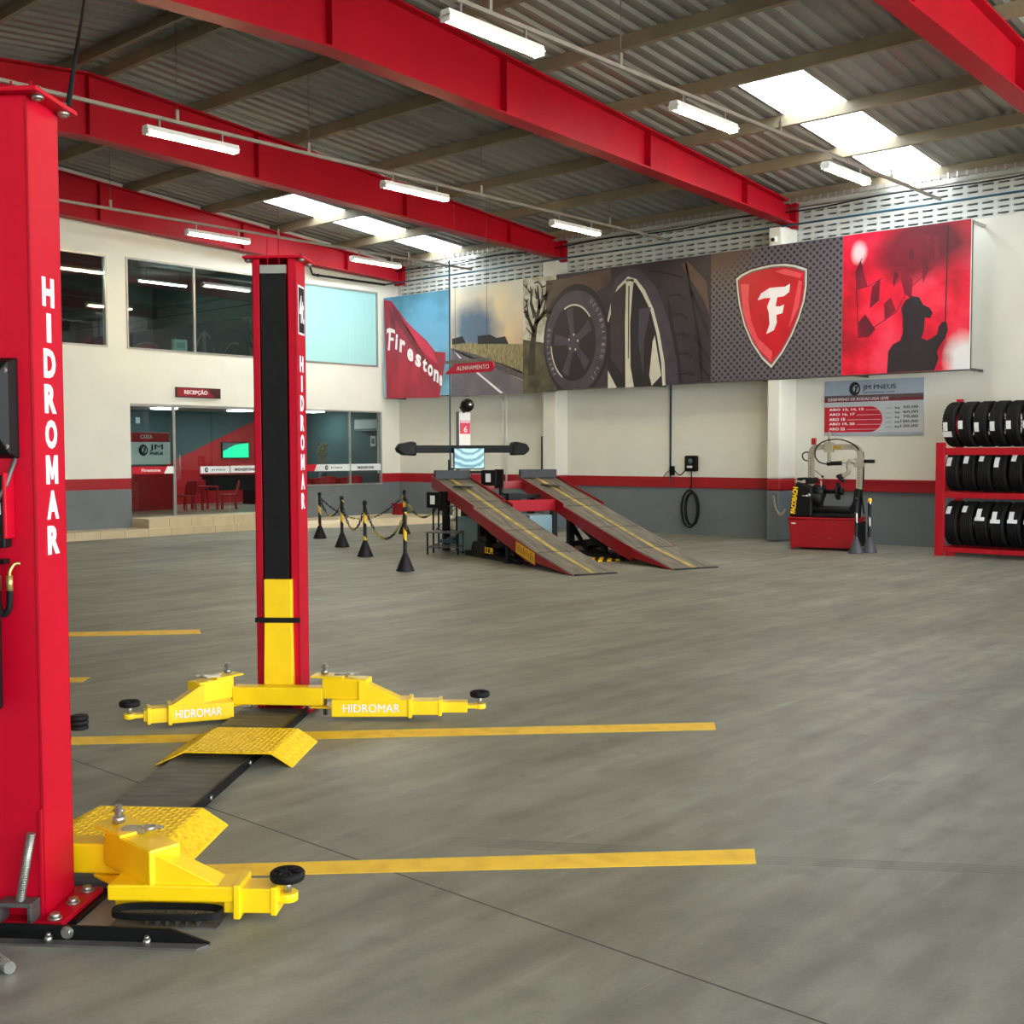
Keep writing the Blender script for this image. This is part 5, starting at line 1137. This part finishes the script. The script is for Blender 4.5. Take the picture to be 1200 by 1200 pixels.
for X, ys_, labs in ((-7.5, (7.5, 11.15, 14.85), ('large tube light at the top of the picture in front of the near girder', 'tube light between the near girder and the roof light strip', 'tube light just below the right roof light strip near the back wall')),
                     (-12.8, (7.65, 11.5, 15.35), ('tube light in front of the middle girder above the near post', 'tube light in front of the middle girder beside the left roof light strip', 'tube light above the banner between the two girder ends')),
                     (-18.1, (11.6, 15.4), ('tube light in front of the wall girder above the dark upper window', 'tube light above the pale cyan window near the corner'))):
    for y, l_ in zip(ys_, labs): lamp(X, y, l_)
    m_ = MB(); m_.box(X-.02, X+.02, 2, 18.9, 5.69, 5.73, galv)
    n = {-7.5: 'light conduit carrying the tube lights right of the near girder', -12.8: 'light conduit carrying the tube lights before the middle girder', -18.1: 'light conduit carrying the tube lights before the wall girder'}[X]
    for y in (5.2, 8.1, 10.15, 13.6, 17.0): m_.cyl((X, y, 5.72), (X, y, zbeam(y)+.02), .004, steel_dark, 6); m_.box(X-.012, X+.012, y-.02, y+.02, 5.72, 5.86, galv)
    tag(m_.build('light_conduit'), n, 'conduit', 'light conduits')
# cable tray, pipes and cables along the back wall
m_ = MB(); z_ = 5.98; m_.box(-20.6, 6, YB-.50, YB-.44, z_, z_+.06, galv)
for q in range(180): m_.box(-20.6+q*.148, -20.57+q*.148, YB-.51, YB-.43, z_-.01, z_+.07, alu)
tag(m_.build('cable_tray'), 'ribbed cable duct running along the top of the perforated wall', 'cable duct')
m_ = MB(); m_.tube([(-20.6, BY+.05, 5.58), (6, BY+.05, 5.58)], .019, pipe_blue, 8); 
m_.tube([(-20.6, BY+.05, 5.58), (-20.6, 16.4, 5.58), (-20.6, 16.2, 6.0)], .025, black, 8); tag(m_.build('air_pipe'), 'blue compressed air pipe crossing the perforated wall', 'pipe')
vp_ = px(527, 420, 1, 14.7)
m_ = MB(); zt_ = px(526, 305, 1, 14.7).z; m_.tube([(vp_.x, 14.7, .9), (vp_.x, 14.7, zt_)], .014, pipe_blue, 8); tag(m_.build('drop_pipe'), 'thin blue vertical pipe dropping in front of the banner to the alignment tower', 'pipe')
m_ = MB(); m_.tube([(-12.86, YB-.03, 1.2), (-12.86, YB-.03, 2.95), (-12.86, YB-.3, 2.96)], .018, mat('dark_blue_pipe', (40, 70, 88), .5), 8); m_.tube([(-12.86, YB-.03, 1.0), (-12.86, YB-.03, 1.25)], .016, steel_dark, 8); tag(m_.build('wall_pipe'), 'blue vertical pipe on the back wall below the printed tyre', 'pipe')
m_ = MB()
for dx in (-.06, .05): m_.tube([(-17.28+dx, YB-.02, .95), (-17.28+dx, YB-.02, 2.95)], .018, white_gloss, 8)
m_.box(-17.37, -17.19, YB-.03, YB, 2.55, 2.75, white_gloss); tag(m_.build('wall_conduit'), 'pair of white conduits on the back wall right of the alignment tower', 'conduit')
m_ = MB(); m_.tube([(-16.2, YB-.02, 1.2), (-16.2, YB-.02, 1.95), (-15.95, YB-.02, 1.95)], .016, steel_dark, 6); m_.box(-16.1, -15.9, YB-.05, YB, 1.2, 1.85, white_gloss); tag(m_.build('switch_box'), 'white switch box with bent conduit beside the left pilaster', 'switch box')
m_ = MB(); m_.tube([(x, YB-.42+.02*math.sin(x*3), 5.86+.025*math.sin(x*2.1)) for x in [-20.4+.4*q for q in range(66)]], .012, black_rub, 6); tag(m_.build('sagging_cable'), 'dark sagging cable below the cable duct on the perforated wall', 'cable')
m_ = MB(); m_.tube([(-15.3, YB-.38, 5.9), (6, YB-.38, 5.9)], .016, galv, 8); tag(m_.build('steel_conduit'), 'thin grey conduit below the cable duct on the perforated wall', 'conduit')
# car charger with coiled cable
c_ = px(812, 543, 1, YB)
ch = thing('wall_charger', 'black wall box with coiled cable on the red band of the back wall', 'wall box', (c_.x, YB, 0))
k = MB(); k.box(-.14, .14, -.10, 0, 1.23, 1.54, black); k.build('case', ch, bevel=.03)
k = MB(); k.lathe([(.001, 0), (.05, 0), (.05, .006), (.001, .006)], mat('charger_ring', (80, 110, 120), .4), 20, (0, -.107, 1.43), 'y'); k.box(-.07, .05, -.103, -.10, 1.30, 1.34, paper); k.build('display', ch)
k = MB(); k.tube(curve_pts([(0, -.05, 1.24), (0, -.05, .98), (-.02, -.05, .88)]), .012, black_rub)
r = random.Random(2)
for q in range(5):
    rx, rz, ox = .17+r.uniform(-.03, .03), .33+r.uniform(-.06, .04), r.uniform(-.04, .04)
    k.tube([(ox+rx*math.sin(t), -.05-.012*q, .50+rz*math.cos(t)+r.uniform(-.004, .004)) for t in [2*math.pi*j/28 for j in range(28)]], .014, black_rub, 6, True)
k.build('coiled_cable', ch)
k = MB(); k.box(-.49, -.42, -.08, 0, 1.15, 1.33, black); k.tube(curve_pts([(-.14, -.05, 1.25), (-.25, -.05, 1.16), (-.35, -.05, 1.2), (-.42, -.05, 1.28)]), .01, black_rub); k.tube(curve_pts([(-.49, -.05, 1.25), (-.58, -.05, 1.2), (-.66, -.04, 1.12)]), .008, black_rub); k.build('holster', ch)
# red ledge strip at the back band and bracket
m_ = MB(); m_.box(-10.17, -6.2, YB-.06, YB, Z0+.01, Z1-.02, red_band); m_.box(-10.17, -6.2, YB-.08, YB, Z1-.04, Z1-.01, red_band); m_.box(-15.5, -10.43, YB-.04, YB, Z0+.01, Z1-.05, red_band); struct(m_.build('trim_4'), 'red rail on the band of the back wall')
# wall speaker on the right pilaster
ca = thing('security_camera', 'small white camera on top of the right pilaster', 'camera', (-10.3, 18.53, 5.36))
k = MB(); k.box(-.05, .05, -.06, 0, -.05, .05, white_gloss); k.build('base', ca, bevel=.01); k = MB(); k.ball((0, -.08, -.01), .035, black, 12); k.build('lens', ca)
ca = thing('security_camera', 'small camera on the white wall above the pale cyan window', 'camera', (XL, 16.6, 5.62))
k = MB(); k.box(0, .05, -.04, .04, -.04, .04, white_gloss); k.build('base', ca, bevel=.01); k = MB(); k.ball((.08, 0, -.03), .04, black, 12); k.build('lens', ca)

# ================================================================== reception interior
def red_chair(x, y, rz, label):
    c = thing('reception_chair', label, 'chair', (x, y, .33), rz, 'red chairs in the reception'); c.scale = (.75,)*3
    k = MB(); k.box(-.22, .22, -.22, .22, .42, .46, red_room); k.build('seat', c, bevel=.02)
    k = MB(); k.loft([[(-.22, .2, .44), (.22, .2, .44), (.22, .24, .44), (-.22, .24, .44)], [(-.24, .26, .7), (.24, .26, .7), (.24, .30, .7), (-.24, .30, .7)], [(-.18, .30, .88), (.18, .30, .88), (.18, .33, .88), (-.18, .33, .88)]], red_room); k.build('backrest', c, bevel=.02)
    for sx in (-1, 1):
        for sy in (-1, 1):
            k = MB(); k.cyl((sx*.18, sy*.18, .43), (sx*.22, sy*.21, 0), .02, red_room, 8); k.build('leg', c)
red_chair(-22.6, 14.35, .3, 'red chair left of the low table behind the door glass'); red_chair(-22.4, 15.35, -.5, 'red chair right of the low table behind the door glass'); red_chair(-23.3, 15.0, 0, 'red chair behind the low table seen through the door glass')
tb = thing('waiting_table', 'dark red table among the chairs behind the door glass', 'table', (-22.6, 14.85, .33)); tb.scale = (.65, .65, .75)
k = MB(); k.box(-.35, .35, -.35, .35, .68, .72, red_room); k.build('top', tb, bevel=.01)
for sx in (-1, 1):
    for sy in (-1, 1):
        k = MB(); k.box(sx*.3-.03, sx*.3+.03, sy*.3-.03, sy*.3+.03, 0, .68, red_room); k.build('leg', tb)
def tub_chair(y, label):
    c = thing('tub_chair', label, 'armchair', (-21.6, y, .33), 0, 'red tub chairs by the reception window')
    k = MB(); k.lathe([(.001, 0), (.28, 0), (.34, .2), (.30, .42), (.001, .42)], red_room, 20); k.build('seat', c)
    k = MB(); rings = []
    for q in range(11):
        a = -1.7+3.4*q/10; R1, R2 = .34, .40; hh = .74-.08*abs(q-5)/5
        rings.append([(R1*math.cos(a), R1*math.sin(a), .15), (R2*math.cos(a), R2*math.sin(a), .15), (R2*math.cos(a), R2*math.sin(a), hh), (R1*math.cos(a), R1*math.sin(a), hh)])
    k.loft(rings, red_room); k.build('backrest', c, bevel=.02)
tub_chair(16.55, 'red tub chair behind the glass next to the far lift post'); tub_chair(17.35, 'middle red tub chair behind the reception window'); tub_chair(18.15, 'red tub chair behind the window nearest the corner')
t_ = V((-23.49, 16.3, 1.55))
tv = thing('television', 'wall television with green screen inside the reception', 'television', (-25.38, 17.17, 1.475)); tv.scale = (1, .64, .525)
k = MB(); k.box(0, .06, 0, 1.3, 0, .8, black); k.build('case', tv, bevel=.01); k = MB(); k.box(.06, .064, .04, 1.26, .04, .76, screen_green); k.build('screen', tv)
k = MB(); k.poly([(.065, .04, .76), (.065, .04, .35), (.065, .6, .66), (.065, 1.26, .76)], (.001, 0, 0), grey_metal); k.build('screen_picture', tv)
_a, _b = px(414.5, 491, 1, 18.95), px(442, 504.5, 1, 18.95); AC_LOC = (_a.x, 19.15, _b.z); AC_W = _b.x-_a.x
ac = thing('air_conditioner', 'white air conditioner on the teal wall inside the reception', 'air conditioner', AC_LOC, math.radians(-90)); ac.scale = (1, AC_W, 1)
k = MB(); k.box(0, .2, 0, 1.0, 0, .29, white_gloss); k.build('case', ac, bevel=.04); k = MB(); k.box(.16, .202, .04, .96, .02, .05, grey_metal); k.build('louvre', ac)
a_, b_ = px(434.5, 511, 1, 19.14), px(440.5, 523, 1, 19.14)
m_ = MB(); m_.box(a_.x, b_.x, 19.13, 19.15, b_.z, a_.z, paper); m_.box(a_.x+.04, b_.x-.04, 19.125, 19.13, b_.z+.06, a_.z-.06, grey_metal); tag(m_.build('wall_notice'), 'small grey notice under the air conditioner inside the reception', 'notice')
m_ = MB(); a_ = px(378, 545, 0, -22.35); df = mat('dried_flower', (150, 130, 96), .8, var=.3, scale=20)
m_.lathe([(.001, 0), (.09, 0), (.13, .35), (.1, .75), (.07, .8), (.001, .8)], grey_metal, 14, (a_.x, a_.y, .33))
for q in range(9):
    t = q*.7; b_ = V((a_.x+.10*math.cos(t), a_.y+.10*math.sin(t), 1.72+.12*math.sin(q*2.3))); m_.cyl((a_.x, a_.y, 1.1), b_, .006, df, 6); m_.ball(b_, .045, df, 8)
tag(m_.build('dried_plant'), 'tall dried plant behind the glass beside the far lift post', 'plant')
# cash desk
cd = thing('cash_desk', 'cash counter with white logo panel behind the fixed pane', 'counter', (-23.9, 11.4, .33))
k = MB(); k.box(0, .6, 0, 3.1, 0, .88, red_room); k.build('base', cd, bevel=.01)
k = MB(); k.box(.02, .58, .0, 3.03, 1.03, 1.53, mat('counter_panel', (244, 246, 248), .5, var=.03)); k.build('logo_panel', cd, bevel=.01)
k = MB(); k.text('JM', (.602, 2.5, 1.33), (0, 1, 0), (0, 0, 1), .33, .15, ink, .05); k.text('PNEUS', (.602, 2.5, 1.24), (0, 1, 0), (0, 0, 1), .33, .07, ink, .03); tyre_logo(k, 2.34, 1.35, .13, .60, (0, 1, 0), ink, paper); k.build('lettering', cd)
k = MB(); k.box(-.02, .62, 0, 3.12, .88, 1.0, black); k.build('counter_top', cd)
cs = thing('cashier_sign', 'red cashier sign above the counter in the reception', 'sign', (-23.36, 11.4, 1.865))
k = MB(); k.box(0, .06, 0, 3.0, 0, .21, red_room); k.build('panel', cs, bevel=.01); k = MB(); k.text('CAIXA', (.062, 2.27, .07), (0, 1, 0), (0, 0, 1), .30, .09, white, .02); k.build('lettering', cs)
m_ = MB(); m_.box(-25.37, -25.36, 14.77, 14.88, 2.33, 2.48, paper); tag(m_.build('wall_paper_sign'), 'small white paper on the teal wall above the counter', 'notice')
dk = thing('reception_desk', 'black desk behind the door glass beside the far lift post', 'desk', (-24.3, 16.65, .33)); dk.scale = (1, .68, .75)
k = MB(); k.box(-.3, .3, -.9, 1.4, .95, 1.0, black); k.build('top', dk); k = MB(); k.box(-.28, .28, -.85, 1.35, .5, .95, black); k.build('drawer_box', dk); k = MB(); k.box(-.28, .28, .9, 1.35, -.13, .5, black); k.build('leg', dk)
for (x, y), l_ in (((-23.9, 14.65), 'square ceiling light panel above the cash counter'), ((-23.85, 16.7), 'square ceiling light panel above the reception door'), ((-23.2, 18.4), 'square ceiling light panel above the reception window')):
    m_ = MB(); m_.box(x-.22, x+.22, y-.22, y+.22, 2.63, 2.66, panel_m); tag(m_.build('ceiling_panel_light'), l_, 'ceiling light', 'reception ceiling lights')
# upper room
for (y, x), l_ in (((10.2, -22.6), 'tube lamp inside the left upper window'), ((14.0, -22.8), 'tube lamp inside the wide upper window')):
    t = thing('room_tube_light', l_, 'ceiling light', (x, y, 5.35)); k = MB(); k.box(-.03, .03, -.6, .6, 0, .04, white_gloss); k.build('housing', t); k = MB(); k.cyl((0, -.58, -.02), (0, .58, -.02), .016, emat('room_tube', (255, 250, 240), 14) if 'room_tube' not in MATS else MATS['room_tube'], 8); k.build('tube', t)
    k = MB(); k.cyl((0, -.4, .04), (0, -.4, .27), .004, steel, 6); k.cyl((0, .4, .04), (0, .4, .27), .004, steel, 6); k.build('hanger_wire', t)
sb = thing('paper_box', 'white printed box on the sill inside the wide upper window', 'box', (-20.98, 13.12, 3.36))
k = MB(); k.box(-.1, .0, 0, .3, .33, .58, paper); k.build('carton', sb); k = MB(); k.box(.0, .002, .05, .25, .40, .52, board); k.build('print', sb); k = MB(); k.box(-.25, .02, -.6, .9, .28, .33, alu); k.build('shelf', sb); 
k = MB(); k.box(-.2, -.16, -.5, -.46, 0, .28, alu); k.build('leg', sb); k = MB(); k.box(-.2, -.16, .8, .84, 0, .28, alu); k.build('leg', sb)
bx = thing('filing_cabinet', 'dark cabinet inside the wide upper window', 'cabinet', (-22.5, 12.5, 3.36)); k = MB(); k.box(-.4, .3, -.5, .4, 0, 1.0, black); k.build('body', bx, bevel=.01)
